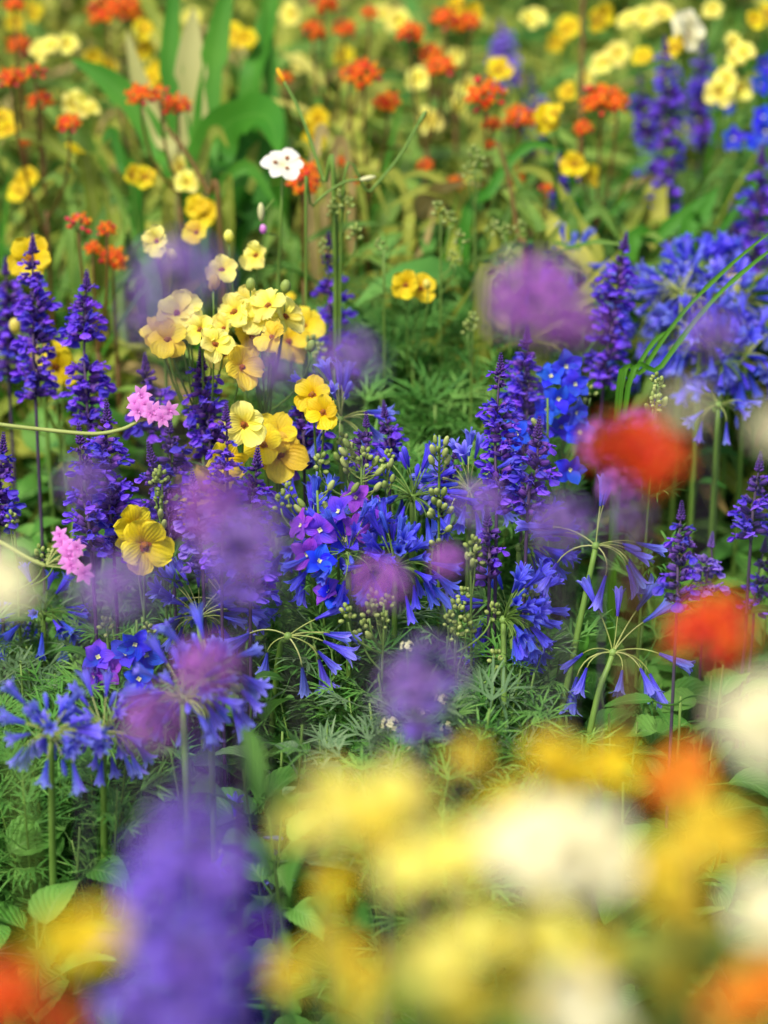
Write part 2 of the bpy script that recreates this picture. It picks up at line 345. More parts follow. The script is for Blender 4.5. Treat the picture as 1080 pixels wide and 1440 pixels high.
def aga_curve(e0, e1, L, n=6):
    p = Vector((0, 0, 0)); out = [p.copy()]
    for i in range(n):
        e = e0+(e1-e0)*((i+.5)/n); p = p+Vector((0, math.cos(e), math.sin(e)))*(L/n); out.append(p.copy())
    return out, e1
AGB = dict(up=(1.35, 1.05), upout=(1.0, .5), out=(.62, -.15), droop=(.35, -.95), hang=(.15, -1.35))
def aga_floret(bend, state, mat, seed, plen=.032):
    """(corolla, pedicel): the pedicel arches outwards along +Y from the hub, the trumpet carries on along its end"""
    r = random.Random(seed); pd = MB(); c = MB(); e0, e1 = AGB[bend]
    pts, e = aga_curve(e0, e1, plen*r.uniform(.85, 1.15)); tube(pd, pts, .0007, .00055, 'palestem' if mat == 'aga' else 'stem', 5, r.random())
    M = Matrix.Translation(pts[-1]) @ rot_x(e-.0) ; rn = r.random()             # +Y along the trumpet
    if state == 'bud':
        tube(c, [Vector((0, .021*t, 0)) for t in (0, .15, .4, .7, .9, 1)], 0, 0, mat, 7, rn, M, prof=lambda f: .0007+.0021*math.sin(max(.02, f)**1.3*3.0))
    else:
        op = 1.0 if state == 'open' else .45; Lp = .029*r.uniform(.92, 1.08)
        for i in range(6):
            a = 6.283*i/6+r.uniform(-.1, .1)
            Mp = M @ Matrix.Rotation(a, 4, 'Y') @ Matrix.Translation((0, 0, .0011)) 
            L1 = Lp*.5
            # narrow fused tube, then a flaring lobe
            n = 8; y = 0; z = 0; vs = []; uv = []; fs = []; wob = r.uniform(.7, 1.3)
            for j in range(n+1):
                t = j/n; el_ = .07+(.20*op if t > .3 else 0)*min(1, (t-.3)/.4)+(.9*op*wob if t > .78 else 0)*(t-.78)/.22
                if j: y += Lp/n*math.cos(el_); z += Lp/n*math.sin(el_)
                wd = (.0009+.0018*min(1, t/.62)**1.2)*(1 if t < .72 else math.sqrt(max(.02, 1-((t-.72)/.29)**2)))
                for q in range(4):
                    s = q/1.5-1; vs.append(Mp @ Vector((s*wd, y, z-abs(s)**2*wd*(.45-.5*t*op)))); uv.append((q/3, t))
            for j in range(n):
                for q in range(3): b = j*4+q; fs.append((b, b+1, b+5, b+4))
            c.add(vs, fs, uv, mat, (rn+.06*i) % 1)
        if state == 'open':
            for i in range(4):
                a = r.uniform(0, 6.28); tube(c, [Vector((math.cos(a)*.0008*t, Lp*(.4+.62*t), math.sin(a)*.002*t-.001*t)) for t in (0, .5, 1)], .0003, .0003, 'aga', 4, rn, M)
    return c.mesh('floret'), pd.mesh('pedicel')
AGF = {}
for mt in ('aga', 'agadeep'):
    for b in AGB:
        for st in ('open', 'half', 'bud'):
            AGF[mt, b, st] = [aga_floret(b, st, mt, sum(map(ord, b+st))+i*31) for i in range(2)]

def del_flower(seed, mat):
    r = random.Random(seed); c = MB(); e = MB()
    for i in range(5):
        M = rot_z(6.283*i/5+r.uniform(-.15, .15))
        sheet(c, M @ Matrix.Translation((0, .0012, 0)), .0145*r.uniform(.88, 1.1), .0063*r.uniform(.85, 1.12), sh_oval, mat, r.uniform(.2, .95), r.uniform(-.7, .3), cup=r.uniform(0, .45), ruf=.3, nu=4, nv=6, rnd=r.random(), ph=r.uniform(0, 6))
    tube(c, [Vector((0, 0, 0)), Vector((0, .001, -.006)), Vector((0, .004, -.012)), Vector((0, .006, -.017))], .002, .0006, mat, 6)
    for i in range(4):
        M = rot_z(.78+1.57*i); sheet(e, M @ Matrix.Translation((0, .0003, .001)), .0026, .0011, sh_oval, 'creambud', .9, .4, nu=2, nv=3)
    return c.mesh('flower'), e.mesh('flower_eye')
DELB = [del_flower(300+i, 'delblue') for i in range(3)]; DELV = [del_flower(310+i, 'delviol') for i in range(4)]
def bud_mesh(seed):
    """a plump larkspur bud with its little stalk, along +Y"""
    r = random.Random(seed); mb = MB(); L = .011
    tube(mb, [Vector((0, L*t, L*.25*t*t)) for t in (0, .5, 1)], .0005, .0007, 'bud', 5, .2, cap=False)
    M = Matrix.Translation((0, L, L*.25)) @ rot_x(.45)
    tube(mb, [Vector((0, .0092*t, 0)) for t in (0, .12, .35, .6, .85, 1)], 0, 0, 'bud', 7, r.uniform(.3, .9), M, prof=lambda f: .0007+.0019*math.sin(max(.05, f)**.8*3.0))
    tube(mb, [Vector((0, 0, 0)), Vector((0, -.003, .0015)), Vector((0, -.007, .004))], .001, .0004, 'bud', 5, .4, M)
    return mb.mesh('bud')
BUD = [bud_mesh(i) for i in range(3)]
def bud_cluster(seed):
    r = random.Random(seed); mb = MB()
    for i in range(9):
        a = i*2.4; e = .3+1.1*(i/9); d = Vector((math.cos(a)*math.cos(e), math.sin(a)*math.cos(e), math.sin(e)))
        ball(mb, M4(d*.0052+Vector((0, 0, i*.0009)), frame(d), (.0016, .0016, .0022)), 'bud', r.uniform(.2, 1), 6, 4)
    return mb.mesh('bud_cluster')
BUDC = [bud_cluster(i) for i in range(2)]
def cream_cluster(seed):
    r = random.Random(seed); mb = MB()
    for i in range(14):
        d = Vector((r.uniform(-1, 1), r.uniform(-1, 1), r.uniform(0, 1))).normalized()
        for q in range(4):
            sheet(mb, M4(d*.0055, frame(d, roll=q*1.57)), .0022, .0012, sh_round, 'creambud', .4, 0, nu=2, nv=2, rnd=r.uniform(.5, 1))
        ball(mb, M4(d*.0055, None, .0008), 'creambud', .2, 5, 3)
    return mb.mesh('floret_cluster')
CRM = [cream_cluster(i) for i in range(2)]

def frond(mb, M, L, mat, r, lobes=5, rnd=.5):
    """palmate leaf cut into narrow threads, along +Y"""
    pl = L*.45; pts = [Vector((0, pl*t, pl*.25*t*t)) for t in (0, .5, 1)]
    tube(mb, pts, .0006, .0005, mat, 4, rnd, M, cap=False)
    Mb = M @ Matrix.Translation(pts[-1])
    for i in range(lobes):
        a = (i-(lobes-1)/2)*(2.3/lobes)+r.uniform(-.12, .12); l1 = L*.34*r.uniform(.8, 1.15)*(1-.25*abs(a))
        M1 = Mb @ rot_z(a) @ rot_x(r.uniform(-.25, .25))
        sheet(mb, M1, l1, .00085, lambda t: 1, mat, .1, -.1, nu=1, nv=2, rnd=rnd)
        for q in (-1, 0, 1):
            M2 = M1 @ Matrix.Translation((0, l1*(.98 if q == 0 else r.uniform(.55, .95)), l1*.02)) @ rot_z(q*r.uniform(.35, .7)) @ rot_x(r.uniform(-.3, .3))
            sheet(mb, M2, L*.40*r.uniform(.7, 1.25), .0009*r.uniform(.8, 1.25), sh_lin, mat, r.uniform(-.1, .4), r.uniform(-.9, .4), cup=.4, nu=2, nv=4, rnd=min(1, max(0, rnd+r.uniform(-.2, .2))))
def feather_mesh(seed, mat, h=.45, stems=5, spread=.05, per=15, L=(.045, .075), low=.25):
    r = random.Random(seed); fo = MB(); st = MB()
    for s in range(stems):
        a = s*2.4+r.uniform(-.5, .5); d = spread*math.sqrt((s+.3)/stems)
        b = Vector((math.cos(a)*d*.5, math.sin(a)*d*.5, 0)); t_ = Vector((math.cos(a)*d*1.7, math.sin(a)*d*1.7, h*r.uniform(.85, 1.0)))
        pts = bez(b, (b+t_)/2+Vector((r.uniform(-.01, .01), r.uniform(-.01, .01), .03)), t_, 8)
        tube(st, pts, .0016, .0008, 'stem', 5, r.random())
        for i in range(per):
            f = low+(1-low)*(i+r.random())/per; p = pts[min(8, int(f*8))].lerp(pts[min(8, int(f*8)+1)], (f*8) % 1)
            M = Matrix.Translation(p) @ rot_z(i*2.4+s+r.uniform(-.5, .5)) @ rot_x(r.uniform(.1, .8))
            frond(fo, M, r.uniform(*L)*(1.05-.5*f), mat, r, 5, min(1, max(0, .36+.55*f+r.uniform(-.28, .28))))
    return st.mesh('stem'), fo.mesh('foliage')
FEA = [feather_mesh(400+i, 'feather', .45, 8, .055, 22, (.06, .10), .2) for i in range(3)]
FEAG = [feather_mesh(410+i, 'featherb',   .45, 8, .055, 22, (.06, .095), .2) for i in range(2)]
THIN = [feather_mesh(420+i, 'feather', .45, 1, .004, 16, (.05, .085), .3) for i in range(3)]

def broad_mesh(seed, mat, h=.3, stems=3, spread=.05, n=12, L=(.052, .078), wr=(.3, .4)):
    r = random.Random(seed); fo = MB(); st = MB()
    for s in range(stems):
        a = s*2.1+r.uniform(-.5, .5); d = spread*r.uniform(.4, 1); b = Vector((math.cos(a)*d*.4, math.sin(a)*d*.4, 0)); t_ = Vector((math.cos(a)*d*1.5, math.sin(a)*d*1.5, h*r.uniform(.8, 1)))
        pts = bez(b, (b+t_)/2, t_, 6); tube(st, pts, .0018, .001, 'stem', 6, r.random())
        for i in range(n):
            f = .3+.7*(i//2*2)/n; p = b.lerp(t_, f); az_ = (i % 2)*math.pi+(i//2)*1.57+r.uniform(-.35, .35)+s
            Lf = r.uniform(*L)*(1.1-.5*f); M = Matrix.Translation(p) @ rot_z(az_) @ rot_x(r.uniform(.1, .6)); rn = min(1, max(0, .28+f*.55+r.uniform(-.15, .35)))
            pl = Lf*.45; tube(fo, [Vector((0, t*pl, 0)) for t in (0, 1)], .0009, .0007, mat, 5, rn, M, cap=False)
            sheet(fo, M @ Matrix.Translation((0, pl, 0)) @ Matrix.Rotation(r.uniform(-.35, .35), 4, 'Y'), Lf, Lf*r.uniform(*wr), sh_ovate, mat, r.uniform(-.3, .25), r.uniform(-1.2, -.4), cup=.28, ruf=.07, nu=6, nv=18, rnd=rn, side=r.uniform(-.08, .08), tooth=.13, teeth=9, ph=r.uniform(0, 6))
    return st.mesh('stem'), fo.mesh('foliage')
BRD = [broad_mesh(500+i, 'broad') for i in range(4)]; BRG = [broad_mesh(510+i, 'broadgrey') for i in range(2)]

def bloom5(seed, mat, size=.019, big=1.15):
    """five broad petals round a rusty eye; faces +Z, +Y is up"""
    r = random.Random(seed); c = MB(); e = MB()
    for i in range(5):
        a = (math.pi/2+6.283*i/5)+r.uniform(-.2, .2); low = math.sin(a) < -.3
        L = size*r.uniform(.9, 1.08)*(big if low else 1); M = Matrix.Translation((0, 0, .0006*(i % 2))) @ rot_z(a-math.pi/2)
        sheet(c, M, L, L*.5*r.uniform(.85, 1.12), sh_round, mat, r.uniform(.4, 1.1), r.uniform(-.7, .4), cup=r.uniform(-.25, .45), ruf=.3, nu=6, nv=7, rnd=r.random(), ph=r.uniform(0, 6))
    for i in range(3):
        M = rot_z(-math.pi/2+i*1.0-1.0-math.pi/2); sheet(e, M @ Matrix.Translation((0, 0, .0016)), .0055, .0021, sh_oval, 'eye', .7, .2, nu=2, nv=3, rnd=r.random())
    ball(e, M4(Vector((0, -.0008, .003)), None, (.0024, .0028, .003)), 'eye', .5, 7, 5)
    # green calyx behind
    for i in range(4): sheet(e, rot_z(i*1.57) @ Matrix.Translation((0, .0005, -.0005)), .007, .0018, sh_lance, 'stem', -.1, .3, nu=2, nv=3)
    return c.mesh('flower'), e.mesh('flower_eye')
BLM = {m: [bloom5(600+i+k*10, m) for i in range(4)] for k, m in enumerate(('yellow', 'yellowpl', 'amber', 'cream', 'tangerine'))}
def ybud(seed, mat):
    mb = MB(); ball(mb, M4(Vector((0, 0, .006)), None, (.0046, .0046, .0065)), mat, .5, 8, 6)
    for i in range(4): sheet(mb, rot_z(i*1.57) @ Matrix.Translation((0, .0015, 0)), .008, .0028, sh_lance, 'bud', 1.1, 1.75, nu=2, nv=4)
    return mb.mesh('bud')
YBUD = [ybud(0, 'yellowpl'), ybud(1, 'amber'), ybud(2, 'bud')]
def milkweed_head(seed, n=16, rad=.0125, red=.13, fl=1.0, om='orange'):
    r = random.Random(seed); mb = MB()
    for i in range(n):
        u = (i+.5)/n; th = math.acos(1-u*1.25); a = i*2.4+r.uniform(-.2, .2)
        d = Vector((math.sin(th)*math.cos(a), math.sin(th)*math.sin(a), math.cos(th))); p = d*rad*r.uniform(.85, 1.1)
        tube(mb, [Vector((0, 0, -.006)), p], .0004, .0004, 'stem', 4, .5, cap=False)
        if r.random() < red*(.4+u):
            ball(mb, M4(p, frame(d), (.0021, .0021, .0034)), 'red', r.random(), 6, 4); continue
        F = frame(d, roll=r.uniform(0, 6)).to_4x4(); M = Matrix.Translation(p) @ F; s = fl*r.uniform(.9, 1.15)
        for q in range(5):
            sheet(mb, M @ rot_z(q*1.2566), .0058*s, .0021*s, sh_oval, om, .2, -1.3, nu=2, nv=3, rnd=r.random())
            sheet(mb, M @ rot_z(q*1.2566+.63) @ Matrix.Translation((0, .0008, .0004)), .0034*s, .0012*s, sh_oval, 'hood' if r.random() < (.7 if om == 'orange' else .25) else om, 1.25, .7, cup=.5, nu=2, nv=2, rnd=r.random())
    return mb.mesh('flower_head')
MWH = [milkweed_head(700+i, 15+2*i, .0115+.001*i) for i in range(4)]; MWR = [milkweed_head(710+i, 12, .011, .9) for i in range(2)]
MWV = [milkweed_head(780+i, 20, .012, .1, 1.1, 'vermilion') for i in range(2)]
MWL = [leaf_sprig(720+i, 'lance', 9, (.07, .11), (.075, .11), sh_lance, .14, .44, 0, (.9, -.7), 8, 2, True, .05, fold=.5, name='leaves') for i in range(3)]
MWO = [leaf_sprig(730+i, 'olive', 9, (.07, .11), (.08, .12), sh_lance, .14, .44, 0, (.9, -.7), 8, 2, True, .05, fold=.5, name='leaves') for i in range(2)]
FGL = [leaf_sprig(740+i, m, 26, (.05, .09), (.12, .2), sh_lance, .2, .62, 0, (.9, -.8), 6, 2, False, .1, .012, fold=.3, name='leaves') for i, m in enumerate(('olive', 'lance', 'olive'))]
YLF = [leaf_sprig(750+i, 'lance', 12, (.03, .05), (.1, .16), sh_lance, .12, .42, 0, (.9, -.6), 6, 2, True, .05, .006, fold=.3, name='leaves') for i in range(2)]
def verbena_head(seed, mat, rad=.0145, n=17):
    r = random.Random(seed); mb = MB()
    for i in range(n):
        u = (i+.5)/n; th = math.acos(1-u*1.35); a = i*2.4; d = Vector((math.sin(th)*math.cos(a), math.sin(th)*math.sin(a), math.cos(th)*.8)).normalized()
        p = d*rad*r.uniform(.9, 1.1); tube(mb, [d*.002, p], .0006, .0009, 'calyx', 4, .5, cap=False)
        M = M4(p, frame(d, roll=r.uniform(0, 6)))
        for q in range(5): sheet(mb, M @ rot_z(q*1.2566), .0038, .0017, sh_round, mat, .3, -.1, nu=2, nv=3, rnd=r.random())
    return mb.mesh('flower_head')
VBH = {m: [verbena_head(800+i, m, .0135+.0012*i, k+3*i) for i in range(4)] for m, k in (('mauve', 13), ('pinkmauve', 23))}
def star6(seed):
    r = random.Random(seed); c = MB()
    for i in range(6): sheet(c, rot_z(i*1.0472+r.uniform(-.1, .1)), .0098*r.uniform(.9, 1.1), .0026, sh_oval, 'pink', r.uniform(.2, .5), r.uniform(-.4, .1), cup=-.2, nu=2, nv=5, rnd=r.random())
    tube(c, [Vector((0, 0, -.016)), Vector((0, 0, -.008)), Vector((0, 0, .0008))], .0009, .0018, 'pink', 6, .3, cap=False)
    for i in range(3): sheet(c, rot_z(i*2.09) @ Matrix.Translation((0, .0004, .0006)), .003, .0011, sh_round, 'pink', 1.2, .6, nu=2, nv=2, rnd=.9)
    return c.mesh('floret')
STAR = [star6(i) for i in range(3)]

# ------------------------------------------------------------------ plant builders (each call = one thing standing on the ground)
def ground_under(p, q=None, lean=.25):
    """where a stem that passes q then p meets the soil"""
    if q is None: return Vector((p.x, p.y+.02, 0))
    d = q-p; f = q.z/max(.05, -d.z if d.z < 0 else .05); f = min(f, 3)*lean
    return Vector((q.x+d.x*f, q.y+d.y*f+.01, 0))

def sage(top, bot, d, label, d2=None, mats=None, size=1.0, gap=.0098, faded=False, leaves=True, base=None, buds=2, density=1.06, group='mealy sage spikes in the flower bed'):
    size *= .93; T, B = P(*top, d), P(*bot, d2 or d); base = base or ground_under(T, B)
    root = thing('sage_plant', label, 'flower', base, group)
    pts = [p-base for p in smooth([base, (base*.45+B*.55)+Vector((0, 0, 0)), B, (B+T)/2+Vector((rng.uniform(-.003, .003), 0, 0)), T], 5)]
    mb = MB(); tube(mb, pts, .0018*size, .0009*size, 'purpstem', 6, .5); obj('stem', mb.mesh('stem'), root)
    if leaves:
        s = B.z/.42; o = obj('leaves', rng.choice(SAGELEAF), root, rot_z(rng.uniform(0, 6)) @ Matrix.Diagonal((1, 1, s, 1)) )
        o.matrix_local = Matrix.Translation((pts[4]*.5+Vector((0, 0, -pts[4].z*.5)))) @ o.matrix_local
    Ls = (T-B).length; ax = (T-B).normalized(); n = max(3, int(Ls/(gap*size)*density)); F = frame(ax)
    for i in range(n):
        f = (i+.3)/(n+.6); p = B.lerp(T, f)-base
        bow = math.sin(f*3.14)*.0
        taper = 1.0-.16*f if f < .7 else (1.0-.16*f)*(1-.55*(f-.7)/.3)
        if f > .93 and buds: break
        if n > 8 and rng.random() < .04: continue
        p = p+Vector((rng.uniform(-.0012, .0012), rng.uniform(-.0012, .0012), rng.uniform(-.002, .002)))+F @ Vector((.0035*math.sin(f*4+ax.x*40+T.x*30), 0, 0))*(f if f < .5 else 1-f)*2
        budz = i >= n-buds
        A, Bc = rng.choice(WHP if mats == 'pale' else (WHB if (budz or faded) else WH))
        s = size*taper*rng.uniform(.88, 1.14)*1.15
        wh = obj('flower_whorl', A, root, M4(p, F @ Matrix.Rotation(rng.uniform(0, 6.28), 3, 'Z') @ Euler((rng.uniform(-.2, .2), rng.uniform(-.2, .2), 0)).to_matrix(), s))
        obj('calyx', Bc, wh)
    obj('bud_tip', rng.choice(TIPP if mats == 'pale' else TIP), root, M4(B.lerp(T, .92)-base, F, size*1.0))
    return root

def agapanthus(hub, d, label, stem_to=None, florets=None, n=14, mat='aga', size=1.0, opens=(.55, .25, .2), d2=None, az=None, group='agapanthus heads', sc=.8, bends=('up', 'upout', 'out', 'out', 'droop', 'droop', 'hang')):
    H = P(*hub, d); fsz = size*sc
    Q = P(*stem_to, d2 or d) if stem_to else None
    base = ground_under(H, Q, .9) if Q else ground_under(H)
    root = thing('agapanthus', label, 'flower', base, group)
    mid = (base+H)/2 if Q is None else Q
    pts = [p-base for p in smooth([base, mid, H], 8)]
    mb = MB(); tube(mb, pts, .0029*size, .0021*size, 'stem', 8, .6); ball(mb, M4(H-base, None, .0034*size), 'stem', .8, 8, 5); obj('stem', mb.mesh('stem'), root)
    F = Quaternion().slerp(Vector((0, 0, 1)).rotation_difference((pts[-1]-pts[-3]).normalized()), .5).to_matrix()
    if florets is None:
        florets = []
        n = int(n*1.35)
        for i in range(n):
            a = (i+rng.uniform(-.3, .3))*360/n*2.6 if az is None else rng.uniform(*az)
            florets.append((a, rng.choice(bends), rng.choices(('open', 'half', 'bud'), opens)[0]))
    for a, b, st in florets:
        c, pd = rng.choice(AGF[mat, b, st])
        fo = obj('floret', c, root, M4(H-base, F @ Matrix.Rotation(R(a-90), 3, 'Z') @ Matrix.Rotation(rng.uniform(-.25, .25), 3, 'X') @ Matrix.Rotation(rng.uniform(-.3, .3), 3, 'Y'), fsz*rng.uniform(.78, 1.12)))
        obj('pedicel', pd, fo)
    # short dry pedicels whose florets have dropped
    return root

def head_frame(tilt=.6, azr=None):
    """facing mostly up and to the camera"""
    a = rng.uniform(-.9, .9) if azr is None else azr
    d = Vector((math.sin(a)*math.sin(tilt), -math.cos(a)*math.sin(tilt), math.cos(tilt)))
    return d
def bloom_plant(name, flowers, d, label, cat, mat='yellow', buds=(), leaf=None, base_px=None, size=1.0, group=None, jit=.03, tilt=(.7, 1.25), stemmat='stem', base_dx=0):
    """flowers: list of (px, py[, mat[, depth]]) ; one plant whose branching stalks carry them"""
    pts = [(P(f[0], f[1], f[3] if len(f) > 3 else d+rng.uniform(-jit, jit)), f[2] if len(f) > 2 and f[2] else mat) for f in flowers]
    c = sum((p for p, _ in pts), Vector())/len(pts); base = Vector((c.x+base_dx, c.y+.03, 0))
    root = thing(name, label, cat, base, group); fork = Vector((c.x, c.y+.02, max(.05, min(p.z for p, _ in pts)-.07)))
    mb = MB(); tube(mb, [p-base for p in smooth([base, base.lerp(fork, .6)+Vector((.004, 0, 0)), fork], 5)], .0021*size, .0015*size, stemmat, 6, .5)
    for p, m in pts:
        f2 = fork+Vector((rng.uniform(-.004, .004), 0, rng.uniform(-.03, .02))); tube(mb, [q-base for q in bez(f2, Vector((p.x*.8+f2.x*.2, p.y*.6+f2.y*.4+.01, (f2.z+p.z)/2)), p+Vector((0, .002, -.001)), 6)], .0011*size, .0009*size, stemmat, 5, .6)
    for q in buds:
        p = P(q[0], q[1], d+rng.uniform(-jit, jit)*.5)
        tube(mb, [v-base for v in bez(fork, Vector((p.x, p.y+.005, (fork.z+p.z)/2)), p, 6)], .0010*size, .0008*size, stemmat, 5, .6)
        obj('bud', YBUD[q[2] if len(q) > 2 else 0], root, M4(p-base, frame(Vector((rng.uniform(-.3, .3), -.2, 1))), size*rng.uniform(.9, 1.15)))
    obj('stem', mb.mesh('stem'), root)
    for p, m in pts:
        A, E = rng.choice(BLM[m]); fl = obj('flower', A, root, M4(p-base, frame(head_frame(rng.uniform(*tilt))) @ Matrix.Rotation(rng.uniform(-.5, .5), 3, 'Z'), size*rng.uniform(.76, 1.08)))
        obj('flower_eye', E, fl)
    if leaf: obj('leaves', rng.choice(leaf), root, rot_z(rng.uniform(0, 6)) @ Matrix.Diagonal((1.1, 1.1, max(.35, fork.z/(.66 if leaf is FGL else .45)), 1)))
    return root

def milkweed(heads, d, label, size=1.0, leaf=None, base_px=None, stemmat='brnstem', group='orange milkweed plants', jit=.05, leafscale=1.0, protos=None):
    pts = [(P(h[0], h[1], d+rng.uniform(-jit, jit)), h[2] if len(h) > 2 else 1.0, len(h) > 3) for h in heads]
    c = sum((p for p, _, _ in pts), Vector())/len(pts)
    base = Vector((c.x, c.y+.03, 0)) if base_px is None else Vector((P(*base_px, d).x, c.y+.03, 0))
    root = thing('milkweed', label, 'flower', base, group); fork = base.lerp(c, .0); fork = Vector(((c.x*.7+base.x*.3), c.y+.01, min(p.z for p, _, _ in pts)-.09))
    mb = MB(); tube(mb, [p-base for p in smooth([base, base.lerp(fork, .5), fork], 5)], .003, .0022, stemmat, 6, .4)
    for p, s, rd in pts:
        tube(mb, [q-base for q in bez(fork+Vector((0, 0, rng.uniform(-.03, .03))), Vector((p.x, p.y, (fork.z+p.z)/2-.01)), p-Vector((0, 0, .004)), 6)], .0016, .0012, stemmat, 5, .5)
    obj('stem', mb.mesh('stem'), root)
    for p, s, rd in pts:
        obj('flower_head', rng.choice(MWR if rd else (protos or MWH)), root, M4(p-base, frame(Vector((rng.uniform(-.3, .3), rng.uniform(-.5, .1), 1)), roll=rng.uniform(0, 6)), size*s*rng.uniform(.92, 1.1)))
    if leaf != 0: obj('leaves', rng.choice(leaf or MWL), root, rot_z(rng.uniform(0, 6)) @ Matrix.Diagonal((leafscale, leafscale, max(.3, (fork.z+.05)/(.8 if leaf is FGL else .46)), 1)))
    return root

def verbena(head, d, label, mat='mauve', size=1.0, extra=(), leaf=False):
    p = P(*head, d); base = Vector((p.x+rng.uniform(-.03, .03), p.y+.02, 0)); root = thing('verbena', label, 'flower', base, 'tall mauve verbena stems in front')
    mb = MB(); tube(mb, [q-base for q in smooth([base, base.lerp(p, .5)+Vector((rng.uniform(-.015, .015), 0, 0)), p], 8)], .0014, .0009, 'purpstem', 5, .7)
    obj('flower_head', rng.choice(VBH[mat]), root, M4(p-base, frame(Vector((0, -.3, 1)), roll=rng.uniform(0, 6)), size))
    for dx, dz, m, s in extra:
        q = p+Vector((dx, rng.uniform(-.01, .01), dz)); f = base.lerp(p, .86)
        tube(mb, [v-base for v in bez(f, Vector((q.x, q.y, (f.z+q.z)/2)), q, 5)], .0009, .0008, 'purpstem', 5, .7)
        obj('flower_head', rng.choice(VBH[m]), root, M4(q-base, frame(Vector((dx*5, -.3, 1)), roll=rng.uniform(0, 6)), s))
    obj('stem', mb.mesh('stem'), root)
    if leaf: obj('leaves', SAGELEAF[1], root, rot_z(1.0))
    return root

def delphinium(top, d, label, flowers=(), buds=(), clusters=(), nbud=0, bot=None, thin=True, group='delphiniums'):
    """flowers (px, py, 'b'|'v', facing azimuth), buds (px, py, side)"""
    T = P(*top, d); base = Vector((T.x+rng.uniform(-.015, .015), T.y+.02, 0)); root = thing('delphinium', label, 'flower', base, group)
    pts = [p-base for p in smooth([base, base.lerp(T, .5)+Vector((rng.uniform(-.006, .006), 0, 0)), T], 8)]
    mb = MB(); tube(mb, pts, .0019, .0009, 'stem', 6, .6)
    def axis_at(z):
        for a, b in zip(pts, pts[1:]):
            if b.z >= z: return a.lerp(b, (z-a.z)/max(1e-5, b.z-a.z))
        return pts[-1]
    for px, py, c, fa in flowers:
        p = P(px, py, d-.012+rng.uniform(-.01, .01))-base; q = axis_at(p.z-.015); face = head_frame(rng.uniform(.75, 1.55), fa+rng.uniform(-.5, .5)); e = p-face*.004
        tube(mb, bez(q, (q+e)/2+Vector((0, 0, -.004)), e, 5), .0009, .0007, 'stem', 5, .6)
        A, E = rng.choice(DELB if c == 'b' else DELV); fl = obj('flower', A, root, M4(p, frame(face, roll=rng.uniform(0, 6)), rng.uniform(.78, 1.02))); obj('flower_eye', E, fl)
    for px, py in buds:
        p = P(px, py, d+rng.uniform(-.008, .008))-base; q = axis_at(p.z-.010); v = p-q
        sc = max(.6, min(.95, v.length/.016)); dirv = v.normalized(); F = frame(Vector((0, 0, 1)).cross(dirv).cross(dirv)*-1 if abs(dirv.z) < .95 else Vector((0, -1, 0)), dirv)
        tube(mb, [q, q+v*.25], .0006, .0006, 'bud', 5, .3, cap=False)
        obj('bud', rng.choice(BUD), root, M4(q+v*.15, F, sc))
    for i in range(nbud):
        f = i/max(1, nbud-1); p = axis_at(T.z-.004-.075*(1-f)); a = i*2.4
        obj('bud', rng.choice(BUD), root, M4(p, (rot_z(a) @ rot_x(.3+.6*f)).to_3x3(), (.9-.4*f)))
    for px, py in clusters:
        p = P(px, py, d+rng.uniform(-.008, .008))-base; q = axis_at(max(.02, p.z-.03)); tube(mb, bez(q, Vector((p.x, p.y, (p.z+q.z)/2)), p, 5), .0008, .0007, 'stem', 5, .8)
        obj('bud_cluster', rng.choice(BUDC), root, M4(p, frame(Vector((rng.uniform(-.3, .3), -.2, 1)), roll=rng.uniform(0, 6)), rng.uniform(.9, 1.2)))
    obj('stem', mb.mesh('stem'), root)
    if thin:
        o = obj('foliage', rng.choice(THIN)[1], root, rot_z(rng.uniform(0, 6)) @ Matrix.Diagonal((1, 1, T.z*.86/.45, 1)))
    return root

def clump(name, top, d, label, protos, ref, cat='plant', wide=1.0, group=None, hmax=None):
    T = P(*top, d); base = Vector((T.x, T.y+.01, 0)); root = thing(name, label, cat, base, group)
    st, fo = rng.choice(protos); M = rot_z(rng.uniform(0, 6.28)) @ Matrix.Diagonal((wide, wide, T.z/ref, 1))
    obj('stem', st, root, M); obj('foliage', fo, root, M); return root

def ribbon(mb, pts, width, m, rnd=.5, fold=.25, face=Vector((0, -1, .4)), shape=sh_strap):
    pts = [Vector(p) for p in pts]; n = len(pts); vs = []; uv = []; fs = []
    for i, p in enumerate(pts):
        t = (pts[min(i+1, n-1)]-pts[max(i-1, 0)]).normalized(); x = t.cross(face).normalized(); nn = x.cross(t); f = i/(n-1); wd = width*shape(f)
        for q in range(5):
            s = q/2-1; vs.append(p+x*(s*wd)+nn*(abs(s)*wd*fold)); uv.append((q/4, f))
    for i in range(n-1):
        for q in range(4): a = i*5+q; fs.append((a, a+1, a+6, a+5))
    mb.add(vs, fs, uv, m, rnd)
def strap_plant(name, leaves, d, label, cat='plant', group=None, partname='leaf', twist=1):
    """leaves: (list of (px, py[, depth]), half width m, material)"""
    ps = []
    for pl, wd, m in leaves: ps.append([P(q[0], q[1], q[2] if len(q) > 2 else d) for q in pl])
    c = sum((p[0] for p in ps), Vector())/len(ps); base = Vector((c.x, c.y, 0)); root = thing(name, label, cat, base, group)
    for p, (pl, wd, m) in zip(ps, leaves):
        start = Vector((base.x*.6+p[0].x*.4, base.y*.6+p[0].y*.4, 0)); mb = MB()
        ribbon(mb, [q-base for q in smooth([start]+p, 6)], wd, m, rng.uniform(.3, .8), face=Vector((rng.uniform(-.5, .5)*twist, -1, .4)))
        obj(partname, mb.mesh(partname), root)
    return root

